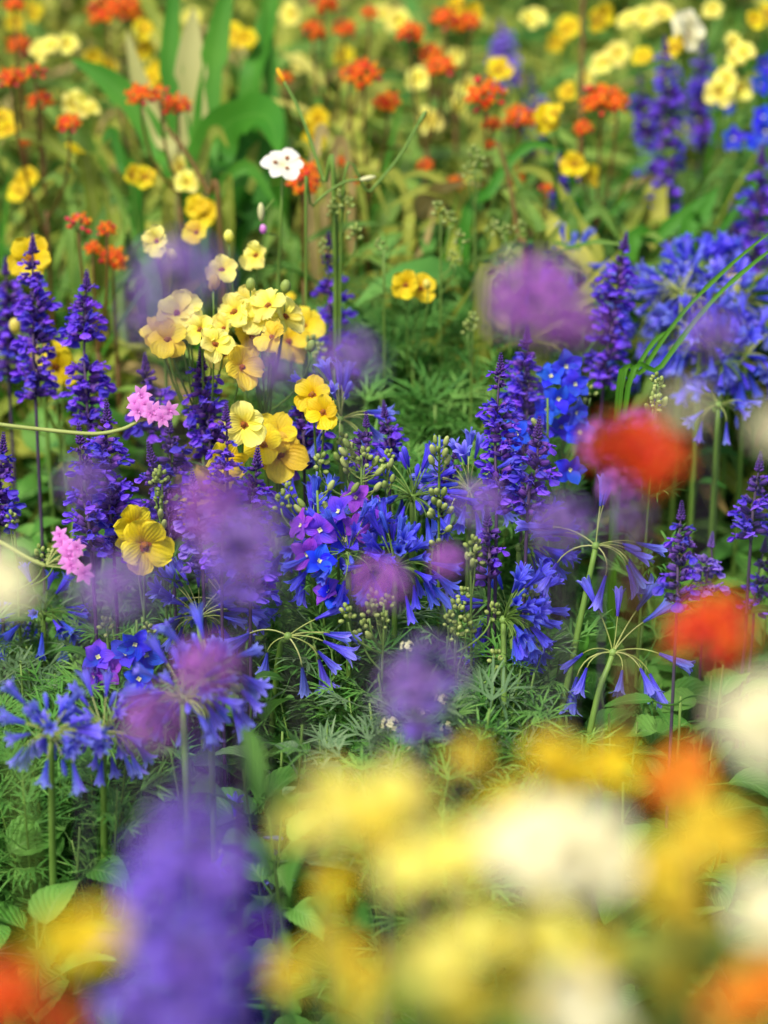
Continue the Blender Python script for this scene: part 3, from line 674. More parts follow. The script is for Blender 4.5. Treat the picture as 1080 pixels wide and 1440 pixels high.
# ------------------------------------------------------------------ the setting: soil sheet to the horizon, ground cover
def soil():
    xs = [-120, -30, -8, -3] + [-2+.1*i for i in range(41)] + [3, 8, 30, 120]; ys = [-60, -10, -2, 0] + [.3+.12*i for i in range(50)] + [8, 14, 40, 150]
    mb = MB(); r = random.Random(3); vs = []; uv = []
    for y in ys:
        for x in xs:
            near = abs(x) < 2.5 and .2 < y < 7; vs.append((x, y, -.012+(r.uniform(-.012, .012) if near else 0))); uv.append((x, y))
    q = len(xs); fs = [(j*q+i, j*q+i+1, j*q+i+q+1, j*q+i+q) for j in range(len(ys)-1) for i in range(q-1)]
    mb.add(vs, fs, uv, 'soil'); o = obj('ground', mb.mesh('ground')); o['kind'] = 'structure'
soil()

def cover(name, label, cat, seed, n, xr, yr, hr, mats, Lr, wr, shape, nv=4, nu=2, tone=None, elev=(-.2, .9), fold=.3, keep=None, bend=(-1.1, .3)):
    r = random.Random(seed); mb = MB()
    for i in range(n):
        y = r.uniform(*yr); x = r.uniform(*xr)*(.35+.65*y/yr[1]); h = hr(x, y)*r.random()**.7
        if keep and not keep(x, y): continue
        m = mats(x, y, r); L = r.uniform(*Lr); M = Matrix.Translation((x, y, h)) @ rot_z(r.uniform(0, 6.283)) @ Matrix.Rotation(r.uniform(-.5, .5), 4, 'Y')
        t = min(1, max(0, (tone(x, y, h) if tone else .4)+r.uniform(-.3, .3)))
        sheet(mb, M, L, L*r.uniform(*wr), shape, m, r.uniform(*elev), r.uniform(*bend), cup=fold, ruf=.08, nu=nu, nv=nv, rnd=t, side=r.uniform(-.12, .12))
    o = obj(name, mb.mesh(name)); o['kind'] = 'stuff'; o['label'] = label; o['category'] = cat
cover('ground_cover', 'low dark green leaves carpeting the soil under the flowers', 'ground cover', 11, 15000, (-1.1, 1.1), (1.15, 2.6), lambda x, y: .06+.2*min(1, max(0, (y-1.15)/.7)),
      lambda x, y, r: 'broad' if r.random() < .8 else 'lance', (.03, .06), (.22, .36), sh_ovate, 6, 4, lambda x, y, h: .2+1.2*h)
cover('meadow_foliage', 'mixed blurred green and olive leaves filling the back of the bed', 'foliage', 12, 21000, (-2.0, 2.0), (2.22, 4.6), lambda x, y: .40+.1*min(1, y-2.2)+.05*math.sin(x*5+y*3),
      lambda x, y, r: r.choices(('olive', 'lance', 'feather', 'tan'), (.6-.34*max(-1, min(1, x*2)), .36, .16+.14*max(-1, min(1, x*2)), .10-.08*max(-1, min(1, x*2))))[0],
      (.08, .17), (.045, .1), sh_lance, 5, 2, lambda x, y, h: -.02+1.5*h, (.3, 1.45))  # tone climbs with height: low leaves coloured darker, painting shade into the gaps

cover('back_stems', 'thin upright green stems and blades standing among the back flowers', 'foliage', 14, 2600, (-1.7, 1.7), (2.3, 4.4), lambda x, y: .18,
      lambda x, y, r: r.choice(('lance', 'olive', 'grass', 'strap')), (.3, .5), (.008, .016), sh_strap, 6, 2, lambda x, y, h: .42, (1.2, 1.55), bend=(.6, 1.5))
# ------------------------------------------------------------------ in focus: sage spikes
sage((46, 338), (50, 560), 2.16, 'tall violet sage spike near the left edge in front of a yellow bloom')
sage((122, 390), (124, 600), 2.13, 'slim violet sage spike with one yellow speck, second from the left edge', gap=.009)
sage((150, 575), (160, 775), 2.04, 'dense violet sage spike beside the yellow bloom, crossed by the pale thin stem', gap=.0088)
sage((112, 612), (128, 770), 1.99, 'reddish purple sage spike just left of the dense violet one, above pink florets', faded=False)
sage((4, 628), (-2, 740), 2.06, 'violet sage spike cut by the left edge above the pale yellow blur')
sage((205, 515), (212, 610), 2.14, 'violet sage spike directly behind the pink star cluster', d2=2.16)
sage((238, 600), (236, 725), 2.08, 'violet sage spike below the pink star cluster')
sage((212, 640), (240, 760), 2.02, 'short fading sage spike under the pink cluster beside the green buds', faded=True)
sage((283, 505), (296, 640), 2.10, 'violet sage spike under the cluster of yellow blooms')
sage((318, 575), (312, 800), 1.95, 'thin dark sage spike with sparse tip in front of a yellow bloom', gap=.0125, buds=3, size=.9)
sage((362, 640), (352, 845), 1.98, 'soft violet sage spike right of the thin dark tip, behind the mauve haze')
sage((272, 680), (285, 800), 1.99, 'pale violet sage spike left of the thin dark tip', mats='pale')
sage((425, 555), (428, 660), 2.10, 'violet sage spike behind the paired yellow bloom')
sage((462, 335), (470, 540), 2.34, 'blurred violet sage spike at the centre behind the yellow cluster', gap=.0135)
sage((515, 596), (515, 665), 2.03, 'grey violet sage tip rising above the pale green buds', size=.8, buds=3)
sage((541, 582), (548, 650), 2.08, 'short violet sage tip right of the grey violet one', size=.85)
sage((704, 508), (698, 735), 2.0, 'sharp violet sage spike with pinkish tip right of centre', gap=.0093)
sage((742, 470), (736, 640), 2.15, 'violet sage spike behind the sharp one, under the magenta blur')
sage((756, 608), (742, 720), 1.99, 'short stout sage spike right of the sharp pinkish tipped one', size=1.05)
sage((686, 735), (688, 815), 2.0, 'dark fading sage spike below the mauve head right of centre', faded=True)
sage((880, 335), (848, 545), 2.28, 'leaning violet sage spike beside the two arching grass blades', gap=.0095)
sage((958, 722), (952, 850), 1.93, 'withered dark sage spike left of the red orange blur', faded=True, size=.9)
sage((1068, 655), (1056, 760), 2.08, 'violet sage spike at the right edge above broad leaves', gap=.0108)
sage((1075, 770), (1060, 860), 2.12, 'sparse violet sage at the right edge with few open florets', gap=.014, size=.85)
sage((1000, 765), (992, 830), 2.1, 'sparse pale sage stem between the withered spike and the right edge', mats='pale', gap=.013, size=.8)
sage((640, 640), (622, 705), 2.08, 'violet sage tip behind the green larkspur buds', size=.8)
# behind
sage((8, 375), (12, 520), 2.34, 'dark blue violet sage spike blurred against the left edge')
sage((935, 50), (940, 345), 2.95, 'big blurred violet sage spike under the cream flower at upper right', gap=.0115, size=1.02)
sage((900, 110), (915, 250), 3.15, 'blurred violet sage spike left of the big upper right one', size=.8)
sage((992, 60), (985, 200), 3.2, 'blurred violet sage spike right of the big upper right one', size=.85)
sage((788, 220), (802, 370), 2.9, 'blurred violet sage spike below the red and orange heads', size=1.1)
sage((1072, 215), (1058, 400), 2.65, 'blurred violet sage spike at the right edge above the grass blades', size=1.1)
sage((1030, 300), (1040, 400), 2.75, 'faint violet sage spike left of the right edge one', size=1.0)
sage((770, 380), (760, 470), 2.6, 'blurred violet sage behind the magenta head')
sage((705, 40), (712, 130), 3.6, 'faint violet sage far behind the orange heads at top', mats='pale')
sage((745, 110), (750, 220), 3.4, 'dim violet sage in the gap above the yellow and red heads')
# in front
sage((283, 1075), (268, 1480), .86, 'huge blurred purple sage spike rising from the bottom edge', gap=.0135, size=1.02, mats='pale')
sage((262, 1110), (280, 1470), .92, 'violet core spike inside the huge blurred bottom one', gap=.017, size=.85)
sage((222, 1140), (205, 1480), .94, 'blurred violet sage spike left of the huge bottom one', mats='pale', gap=.014, size=.85)
sage((335, 1140), (338, 1480), 1.0, 'dim purple sage spike right of the huge bottom one', gap=.017, size=.7)
sage((330, 700), (335, 850), 1.28, 'mauve hazy sage spike in front of the left centre spikes', mats='pale', gap=.019, size=.85, faded=False)
sage((590, 925), (588, 1035), 1.32, 'mauve hazy sage spike in front of the grey green threads', mats='pale', gap=.019, size=.75)

# ------------------------------------------------------------------ agapanthus
agapanthus((838, 768), 1.99, 'sparse agapanthus head with bare pedicels left and trumpets right', (790, 1000), [
    (10, 'out', 'half'), (-8, 'out', 'open'), (-30, 'droop', 'open'), (-12, 'droop', 'open'), (20, 'droop', 'half'), (-50, 'hang', 'half'), (172, 'out', 'half'), (180, 'droop', 'open'), (165, 'out', 'open'), (70, 'up', 'half'), (30, 'up', 'half'), (-35, 'out', 'bud')], d2=2.0, sc=.95)
agapanthus((862, 918), 1.99, 'small agapanthus head with a ring of drooping trumpets at lower right', (826, 1045), [
    (140, 'up', 'half'), (100, 'up', 'half'), (40, 'up', 'open'), (20, 'upout', 'open'), (175, 'droop', 'half'), (190, 'hang', 'open'), (165, 'hang', 'open'), (-15, 'out', 'half'), (0, 'droop', 'half'), (-40, 'droop', 'open'), (10, 'hang', 'open'), (-60, 'hang', 'open')], d2=1.99, sc=.92)
agapanthus((708, 872), 1.99, 'deep blue agapanthus head beside the broad leaves, trumpets to the right', (709, 1050), None, 26, 'agadeep', az=(-75, 60))
agapanthus((715, 865), 2.03, 'small deep blue agapanthus head partly behind the one right of the threads', (738, 1040), None, 12, 'agadeep', az=(-60, 200))
agapanthus((405, 895), 1.98, 'open agapanthus head with long bare pedicels at centre left', (388, 960), [
    (5, 'out', 'half'), (15, 'out', 'half'), (-10, 'out', 'open'), (-25, 'droop', 'half'), (-5, 'droop', 'open'), (-55, 'hang', 'half'), (178, 'droop', 'open'), (195, 'hang', 'open'), (30, 'upout', 'half'), (160, 'droop', 'half')], d2=2.02, sc=.9)
agapanthus((580, 700), 2.04, 'dense deep blue agapanthus head of closed buds behind the larkspur buds', None, None, 30, 'agadeep', opens=(.1, .45, .45))
agapanthus((555, 800), 1.99, 'full deep blue agapanthus head behind the bright mauve head', None, None, 30, 'agadeep', opens=(.4, .45, .15))
agapanthus((440, 765), 2.03, 'deep blue agapanthus head behind the violet larkspur flowers', None, None, 24, 'agadeep', opens=(.5, .4, .1))
agapanthus((490, 780), 1.98, 'blue agapanthus head in the thick of the central cluster', None, None, 20, 'agadeep', opens=(.4, .5, .1))
agapanthus((660, 690), 2.06, 'blue agapanthus head left of the sharp sage spike', None, None, 22, 'aga', opens=(.7, .2, .1))
agapanthus((730, 770), 2.05, 'deep blue agapanthus head under the stout sage spike', None, None, 18, 'agadeep', az=(-80, 70))
agapanthus((480, 590), 2.1, 'pale violet agapanthus head below the paired yellow bloom', None, None, 16, 'aga')
agapanthus((280, 870), 2.0, 'blue agapanthus head below the pale sage spike at left', (284, 960), None, 22, 'aga', az=(-30, 240))
agapanthus((318, 850), 2.05, 'blue agapanthus head behind the thin sage stems', None, None, 16, 'aga')
agapanthus((72, 1035), 1.8, 'soft blue agapanthus head near the left edge on a thick stem', (74, 1200), None, 26, 'aga', sc=.68, d2=1.86)
agapanthus((145, 1030), 1.84, 'soft blue agapanthus head with pale throat, second from the left edge', (147, 1240), None, 28, 'aga', sc=.68, d2=1.9)
agapanthus((258, 985), 1.8, 'violet washed agapanthus head behind the mauve haze at lower left', (262, 1120), None, 28, 'aga', sc=.7)
agapanthus((295, 960), 1.82, 'pale blue agapanthus head right of the violet washed one', None, None, 16, 'aga')
agapanthus((960, 415), 2.42, 'blurred pale blue agapanthus head behind the grass blades', None, None, 26, 'aga', size=1.05)
agapanthus((1030, 430), 2.46, 'blurred blue agapanthus head by the right edge', None, None, 28, 'aga', size=1.1)
agapanthus((985, 480), 2.36, 'blurred lilac agapanthus head above the yellow orange blur', None, None, 26, 'aga', size=1.1)
agapanthus((925, 440), 2.5, 'blurred blue agapanthus head just left of the grass blades', None, None, 20, 'aga')
agapanthus((1050, 500), 2.4, 'blurred blue agapanthus head low at the right edge', None, None, 22, 'aga')
agapanthus((985, 400), 2.5, 'blurred deep blue agapanthus head behind the upper grass blade', None, None, 28, 'agadeep', size=1.1)
agapanthus((1015, 510), 2.35, 'blurred deep blue agapanthus head right under the lilac one', None, None, 26, 'agadeep', size=1.05)
agapanthus((1010, 570), 2.2, 'small agapanthus head with drooping blue trumpets under the lilac one', None, None, 8, 'aga', bends=('droop', 'hang', 'out'), sc=.62)
agapanthus((915, 500), 2.5, 'blurred deep blue agapanthus head behind the leaning sage', None, None, 20, 'agadeep')
agapanthus((800, 380), 2.6, 'blurred blue agapanthus head behind the leaning sage spike, upper left of it', None, None, 16, 'aga')
agapanthus((60, 865), 2.1, 'dark blue flower head in shade near the left edge', None, None, 18, 'agadeep', opens=(.6, .3, .1))
agapanthus((330, 1190), 1.9, 'small agapanthus head peeping beside the huge purple spike', None, None, 8, 'aga')

# ------------------------------------------------------------------ delphiniums and larkspur in bud
delphinium((508, 640), 2.0, 'larkspur with violet and magenta flowers under pale buds at centre', [(500, 700, 'v', .1), (478, 720, 'v', -.5), (520, 715, 'v', .5), (498, 742, 'v', .2)],
    [(540, 690), (548, 668), (560, 662), (470, 640), (482, 630), (492, 645), (475, 655), (545, 715), (533, 655)], [(512, 655), (450, 662)])
delphinium((446, 690), 1.98, 'larkspur with blue flowers flushed magenta left of centre', [(432, 778, 'v', -.3), (450, 745, 'v', .4), (425, 740, 'v', -.8), (448, 790, 'b', .2)], [(402, 718), (415, 712), (470, 690)], [(405, 700), (395, 715)])
delphinium((476, 700), 1.99, 'larkspur with a dark blue violet flower below the central heads', [(470, 838, 'b', .0), (484, 760, 'b', .5), (462, 832, 'v', -.4)], [(508, 690), (455, 720)], [])
delphinium((150, 880), 1.97, 'larkspur with violet magenta flowers at left, beside bright blue ones', [(138, 925, 'v', -.3), (150, 945, 'v', .3), (135, 950, 'v', -.6)], [], [(150, 890)])
delphinium((192, 872), 1.98, 'larkspur with brilliant blue flowers at lower left', [(190, 905, 'b', .1), (205, 920, 'b', .6), (178, 920, 'b', -.5), (195, 955, 'b', .2)], [], [(212, 895)])
delphinium((790, 500), 2.16, 'bright blue delphinium spire beside the sharp sage spike', [(795, 515, 'b', .1), (775, 530, 'b', -.5), (808, 540, 'b', .6), (785, 560, 'b', 0), (770, 575, 'b', -.6), (808, 580, 'b', .6), (790, 600, 'b', .2), (765, 600, 'b', -.7), (815, 610, 'b', .7)], [(838, 545), (850, 555), (842, 570)], [(830, 560)])
delphinium((770, 560), 2.1, 'blue delphinium flowers just below the bright blue spire', [(760, 640, 'b', -.2), (800, 660, 'b', .4), (728, 610, 'b', -.4)], [(745, 600), (752, 605)], [])
delphinium((618, 612), 1.98, 'tall larkspur stem hung with pale green buds right of centre', [], [(608, 622), (630, 628), (606, 640), (628, 645), (616, 632), (604, 655), (632, 655), (600, 700), (612, 700), (606, 712), (618, 716), (600, 728), (632, 722), (645, 725), (592, 735), (596, 778), (642, 752), (617, 775), (626, 700)], [], thin=True)
delphinium((662, 770), 1.97, 'shorter larkspur stem with green bud clusters right of the tall one', [], [(665, 800), (655, 790), (672, 778)], [(662, 778), (652, 845), (668, 792)])
delphinium((545, 650), 2.0, 'slim larkspur stem of green buds left of the tall bud stem', [], [(535, 665), (552, 658), (540, 690), (555, 680), (546, 655)], [(545, 652)])
delphinium((488, 625), 2.04, 'larkspur stem with pale buds above the violet flowers', [], [(478, 640), (495, 636), (480, 655), (498, 655), (486, 668), (470, 650)], [(486, 632)])
delphinium((225, 690), 1.98, 'green bud stem in front of the fading sage at left', [], [(226, 730), (232, 745)], [(218, 685), (228, 680), (226, 712), (210, 770)])
delphinium((640, 875), 1.97, 'bushy larkspur top with clustered green buds right of the mauve haze', [], [], [(630, 880), (645, 868), (690, 868), (640, 900), (698, 935), (655, 890)])
delphinium((540, 850), 1.96, 'green bud cluster below the bright mauve head', [], [(520, 862), (545, 852), (530, 880), (510, 900)], [(528, 850), (545, 858), (520, 870), (510, 895), (490, 875), (540, 882)])
delphinium((745, 830), 2.0, 'thin green bud stem between the deep blue heads', [], [(752, 838)], [(745, 838)])
delphinium((1030, 175), 2.95, 'vivid blue delphinium blurred at upper right edge', [(1030, 195, 'b', 0), (1076, 185, 'b', 0), (1072, 165, 'b', .4), (1062, 200, 'b', -.4)], [], [])
delphinium((1072, 70), 3.05, 'vivid blue delphinium blurred in the top right corner', [(1076, 90, 'b', 0), (1068, 120, 'b', .3), (1020, 148, 'b', .1)], [], [])
delphinium((925, 540), 2.0, 'pale yellow green bud stem in front of the red orange blur', [], [(920, 548), (932, 540), (915, 562), (930, 560), (905, 580), (938, 572)], [(926, 545), (918, 575)])
delphinium((20, 735), 2.05, 'green bud stem at the left edge over the pale yellow blur', [], [(10, 740)], [(15, 738), (75, 792), (60, 790)])
for (x, y, dd, lab, cl) in [
    (475, 285, 2.25, 'pale green larkspur bud stem rising left of the small yellow bloom', [(475, 290), (470, 305), (488, 300), (500, 340), (455, 355)]),
    (540, 350, 2.3, 'single round green bud on a straight stem left of the small yellow bloom', [(537, 352)]),
    (620, 300, 2.34, 'pale green larkspur bud stem above the small yellow bloom', [(620, 305), (632, 318), (640, 372), (650, 345)]),
    (668, 235, 2.4, 'taller pale green bud stem right of the small yellow bloom', [(668, 228), (676, 240), (660, 252), (690, 330), (728, 330)]),
    (715, 345, 2.36, 'pale green bud stem left of the magenta blur', [(718, 372), (700, 400), (710, 335)]),
    (665, 455, 2.28, 'small green bud stem in the feathery bush', [(665, 460), (658, 470)]),
    (470, 520, 2.2, 'green bud stem at the left of the feathery bush', [(440, 495), (452, 505)])]:
    delphinium((x, y), dd, lab, [], [], cl, group='larkspur stems in bud')

# ------------------------------------------------------------------ yellow flowers near the focus
BY = 'yellow flowered plants'
bloom_plant('yellow_flower', [(265, 455, 'yellowpl'), (300, 485), (236, 478, 'amber'), (338, 516, 'amber'), (250, 440), (282, 462), (318, 462), (222, 470, 'amber'), (258, 432), (312, 498)], 2.08, 'large cluster of yellow blooms with rusty eyes left of centre', 'flower', 'yellowpl', [(228, 438, 0), (300, 405, 1)], YLF, group=BY, size=.84)
bloom_plant('yellow_flower', [(366, 442), (332, 438, 'yellowpl'), (385, 475, 'amber'), (352, 470, 'amber'), (398, 445), (348, 428), (380, 430)], 2.07, 'yellow blooms right in the cluster, one broad and wide open', 'flower', 'yellowpl', [(352, 408, 2), (400, 412, 2), (382, 507, 2), (436, 494, 2)], YLF, group=BY, size=.84)
bloom_plant('yellow_flower', [(312, 380, 'yellowpl'), (362, 358)], 2.16, 'two yellow blooms above the big cluster', 'flower', 'yellowpl', [(322, 341, 0), (298, 408, 1)], YLF, group=BY, size=.84)
bloom_plant('yellow_flower', [(222, 338, 'yellowpl')], 2.2, 'single open yellow bloom facing out at upper left', 'flower', 'yellowpl', [(245, 368, 0)], YLF, group=BY, size=.84, tilt=(1.2, 1.4))
bloom_plant('yellow_flower', [(278, 328)], 2.3, 'half hidden yellow bloom right of the single open one', 'flower', 'yellow', [], YLF, group=BY, size=.84)
bloom_plant('yellow_flower', [(440, 555, 'yellow'), (456, 580, 'yellow')], 2.02, 'paired bright yellow bloom seen from the side at centre', 'flower', 'yellow', [], YLF, group=BY)
bloom_plant('yellow_flower', [(342, 595, 'yellowpl'), (312, 648, 'yellow')], 2.04, 'yellow blooms right behind the thin dark sage tip', 'flower', 'yellowpl', [], YLF, group=BY, tilt=(1.1, 1.4))
bloom_plant('yellow_flower', [(388, 612, 'yellow'), (395, 640, 'amber'), (372, 625, 'yellow')], 2.08, 'deep yellow blooms in the shade behind the violet spikes', 'flower', 'yellow', [], YLF, group=BY)
bloom_plant('yellow_flower', [(186, 738, 'yellow'), (200, 765, 'yellow')], 1.97, 'golden yellow bloom with brown eye beside the dense violet spike', 'flower', 'yellow', [], YLF, group=BY, tilt=(1.25, 1.4), size=1.1)
bloom_plant('yellow_flower', [(84, 500, 'yellow'), (75, 515, 'yellow')], 2.3, 'blurred yellow bloom between the two left sage spikes', 'flower', 'yellow', [(22, 468, 0)], YLF, group=BY, tilt=(1.1, 1.4))
bloom_plant('yellow_flower', [(45, 362, 'yellow')], 2.25, 'yellow bloom hidden behind the tall left sage tip', 'flower', 'yellow', [], YLF, group=BY)
bloom_plant('yellow_flower', [(572, 400, 'yellow'), (590, 406, 'yellow')], 2.3, 'small yellow bloom alone over the feathery bush', 'flower', 'yellow', [(602, 406, 0)], YLF, group=BY, size=.75)
bloom_plant('yellow_flower', [(285, 690, 'amber'), (278, 720, 'amber')], 2.1, 'amber bloom fading behind the violet spikes at left', 'flower', 'amber', [], YLF, group=BY)
bloom_plant('yellow_flower', [(430, 460, 'amber'), (405, 480, 'amber')], 2.25, 'amber bloom behind the right side of the big cluster', 'flower', 'amber', [], YLF, group=BY)

# white flower and wiry stems behind it
def iris(px, py, d, label):
    p = P(px, py, d); base = Vector((p.x-.01, p.y+.02, 0)); root = thing('white_iris', label, 'flower', base); mb = MB()
    tube(mb, [q-base for q in smooth([base, base.lerp(p, .5)+Vector((-.01, 0, 0)), p], 6)], .0017, .0012, 'stem', 6); obj('stem', mb.mesh('stem'), root)
    c = MB(); e = MB(); F = frame(Vector((.1, -.62, 1))).to_4x4()
    for i in range(6):
        M = F @ rot_z(i*1.0472+.4); out = i % 2
        sheet(c, M, .019 if out else .017, .0085 if out else .0065, sh_round, 'white', .35, -.3, cup=.15, ruf=.12, nu=6, nv=6, rnd=.5+.05*i)
        if out: sheet(e, M @ Matrix.Translation((0, .0045, .0024)), .0042, .0019, sh_oval, 'eye', .3, .1, nu=2, nv=3)
    obj('flower', c.mesh('flower'), root, Matrix.Translation(p-base)); obj('nectar_mark', e.mesh('nectar_mark'), root, Matrix.Translation(p-base))
    b = MB()
    for i, (bx, by) in enumerate(((367, 298), (370, 322))):
        q = P(bx, by, d)-base; ball(b, M4(q, None, (.003, .003, .008 if i == 0 else .004)), 'creambud' if i == 0 else 'pink', .4, 7, 6)
        tube(b, [p-base+Vector((-.008, .004, -.03-.03*i)), q-Vector((0, 0, .003))], .0009, .0008, 'stem', 5)
    obj('bud', b.mesh('bud'), root)
iris(398, 232, 2.22, 'white flower with dark marks in front of an orange head')
def wiry(name, pts, d, r0, r1, m, label, cat, tip=None):
    q = [P(a[0], a[1], a[2] if len(a) > 2 else d) for a in pts]; base = Vector((q[0].x, q[0].y+.01, 0)); root = thing(name, label, cat, base)
    mb = MB(); tube(mb, [v-base for v in smooth([base]+q, 6)], r0, r1, m, 6, .6); obj('stem', mb.mesh('stem'), root)
    if tip:
        b = MB(); v = (q[-1]-q[-2]).normalized(); ball(b, M4(q[-1]-base+v*.004, frame(v), (.0022, .0022, .007)), tip, .5, 7, 6); obj('bud', b.mesh('bud'), root)
wiry('wiry_stem', [(470, 300), (455, 255), (425, 165), (398, 112)], 2.25, .0022, .0012, 'stem', 'dark green bare stem curving up beside the white flower', 'stem', 'hood')
wiry('wiry_stem', [(480, 310), (520, 270), (560, 222), (590, 172)], 2.25, .0013, .0011, 'stem', 'thin green stem leaning right with a pointed bud', 'stem', 'stem')
wiry('wiry_stem', [(430, 330), (440, 290), (480, 258), (510, 252)], 2.22, .0013, .0010, 'stem', 'short stem ending in a pale horizontal bud', 'stem', 'creambud')

# pink star clusters on long pale stems from the left
def pinkstars(florets, stem, d, label):
    q = [P(a[0], a[1], d) for a in stem]; base = Vector((q[0].x-.12, q[0].y-.02, 0)); root = thing('pink_star_flower', label, 'flower', base, 'pink star clusters')
    mb = MB(); tube(mb, [v-base for v in smooth([base, (base+q[0])/2+Vector((-.03, 0, .08))]+q, 8)], .0017, .0014, 'palestem', 7, .5)
    e = q[-1]-base
    for (x, y) in florets:
        p = P(x, y, d+rng.uniform(-.008, .004))-base; f = Vector(((p-e).x*8, -.8, (p-e).z*8+.25)); F = frame(f, roll=rng.uniform(0, 6)); z = F @ Vector((0, 0, 1))
        tube(mb, bez(e, (e+p)/2+Vector((0, .004, 0)), p-z*.015, 4), .0006, .0006, 'palestem', 5, .7)
        obj('floret', rng.choice(STAR), root, M4(p, F, rng.uniform(.68, .95)))
    obj('stem', mb.mesh('stem'), root)
pinkstars([(198, 556), (194, 578), (212, 582), (216, 580), (238, 577), (192, 568), (228, 588), (204, 570)], [(-60, 588), (0, 597), (60, 604), (130, 610), (170, 604), (192, 594)], 1.96, 'pink star florets at the end of a pale curved stem')
pinkstars([(84, 752), (96, 776), (98, 784), (118, 806), (108, 770), (88, 764), (100, 796)], [(-70, 728), (0, 762), (40, 785), (64, 796)], 1.9, 'soft pink florets on a pale stem beneath the reddish sage spike')

# ------------------------------------------------------------------ feathery bushes
FG = 'feathery leaved bushes'
for x, y, d, pr, lab, wd in [
    (555, 420, 2.42, FEA, 'feathery green bush under the small yellow bloom', 1.2), (640, 400, 2.46, FEA, 'feathery green bush right of the small yellow bloom', 1.2),
    (600, 500, 2.32, FEA, 'dark feathery bush in the middle of the picture', 1.3), (520, 500, 2.36, FEA, 'feathery bush right of the blurred violet spike', 1.1),
    (670, 480, 2.36, FEA, 'feathery bush left of the sharp sage spike', 1.1), (580, 590, 2.2, FEA, 'low dark feathery bush above the pale green buds', 1.2), (640, 590, 2.22, FEA, 'low feathery bush left of the pinkish sage tip', 1.1),
    (700, 390, 2.55, FEA, 'feathery bush below the dark branching stem', 1.1), (480, 400, 2.5, FEA, 'feathery bush behind the violet spike at centre', 1.0),
    (590, 905, 1.96, FEAG, 'grey green thread leaved bush inside the mauve haze', 1.1), (545, 925, 2.0, FEA, 'thread leaved bush left of the mauve haze', .9), (650, 900, 1.98, FEA, 'thread leaved bush right of the mauve haze', 1.0),
    (500, 860, 2.03, FEA, 'feathery bush below the dark blue larkspur flower', .9), (620, 850, 2.02, FEA, 'feathery bush at the foot of the tall bud stem', .9), (670, 1000, 1.9, FEA, 'drooping thread leaved bush above the yellow blur', .9),
    (610, 1010, 1.88, FEAG, 'pale thread leaved bush low at centre', .9),
    (430, 850, 2.06, FEA, 'feathery bush behind the open agapanthus head', .9),
    (60, 950, 2.0, FEA, 'feathery bush at the left edge behind the soft blue heads', 1.2), (130, 1090, 1.96, FEA, 'feathery bush below the soft blue heads', 1.2), (20, 1090, 1.98, FEA, 'feathery bush low in the left corner', 1.1),
    (200, 1060, 2.02, FEA, 'feathery bush left of the huge purple spike', 1.0), (60, 860, 2.04, FEAG, 'grey green feathery bush under the pink florets', 1.0), (230, 770, 2.05, FEA, 'small feathery bush between the sage stems', .8), (160, 880, 2.06, FEAG, 'hazy feathery bush beneath the mauve blur at left', .9),
    (560, 640, 2.12, FEA, 'feathery bush between the grey violet tip and the bud stems', .9), (690, 960, 1.94, FEA, 'feathery bush in front of the right deep blue heads', .8), 
    (590, 1060, 1.84, FEA, 'feathery bush low at centre above the yellow blur', .9), (660, 1080, 1.86, FEA, 'feathery bush lowest at centre right', .8),
    (100, 1000, 1.9, FEA, 'feathery bush right under the soft blue heads', .9), (30, 980, 1.92, FEA, 'feathery bush left of the soft blue heads', .9), (230, 1120, 1.92, FEA, 'feathery bush behind the left side of the huge purple spike', .8), (395, 800, 2.06, FEA, 'feathery bush behind the larkspur flushed magenta', .8),
    (450, 470, 2.4, FEA, 'blurred feathery bush beneath the violet spike at centre', 1.0), (740, 440, 2.5, FEA, 'blurred feathery bush under the magenta blur', 1.0), (600, 380, 2.55, FEA, 'blurred feathery bush straight behind the small yellow bloom', 1.2),
    (1040, 210, 3.0, FEA, 'blurred feathery bush below the vivid blue flowers', 1.5), (860, 300, 2.9, FEA, 'blurred feathery bush left of the big violet spike', 1.5), (990, 300, 2.8, FEA, 'blurred feathery bush above the blue heads', 1.5),
    (900, 380, 2.6, FEA, 'blurred feathery bush behind the leaning sage', 1.2)]:
    clump('feathery_bush', (x, y), d, lab, pr, .45, 'bush', wd, FG)
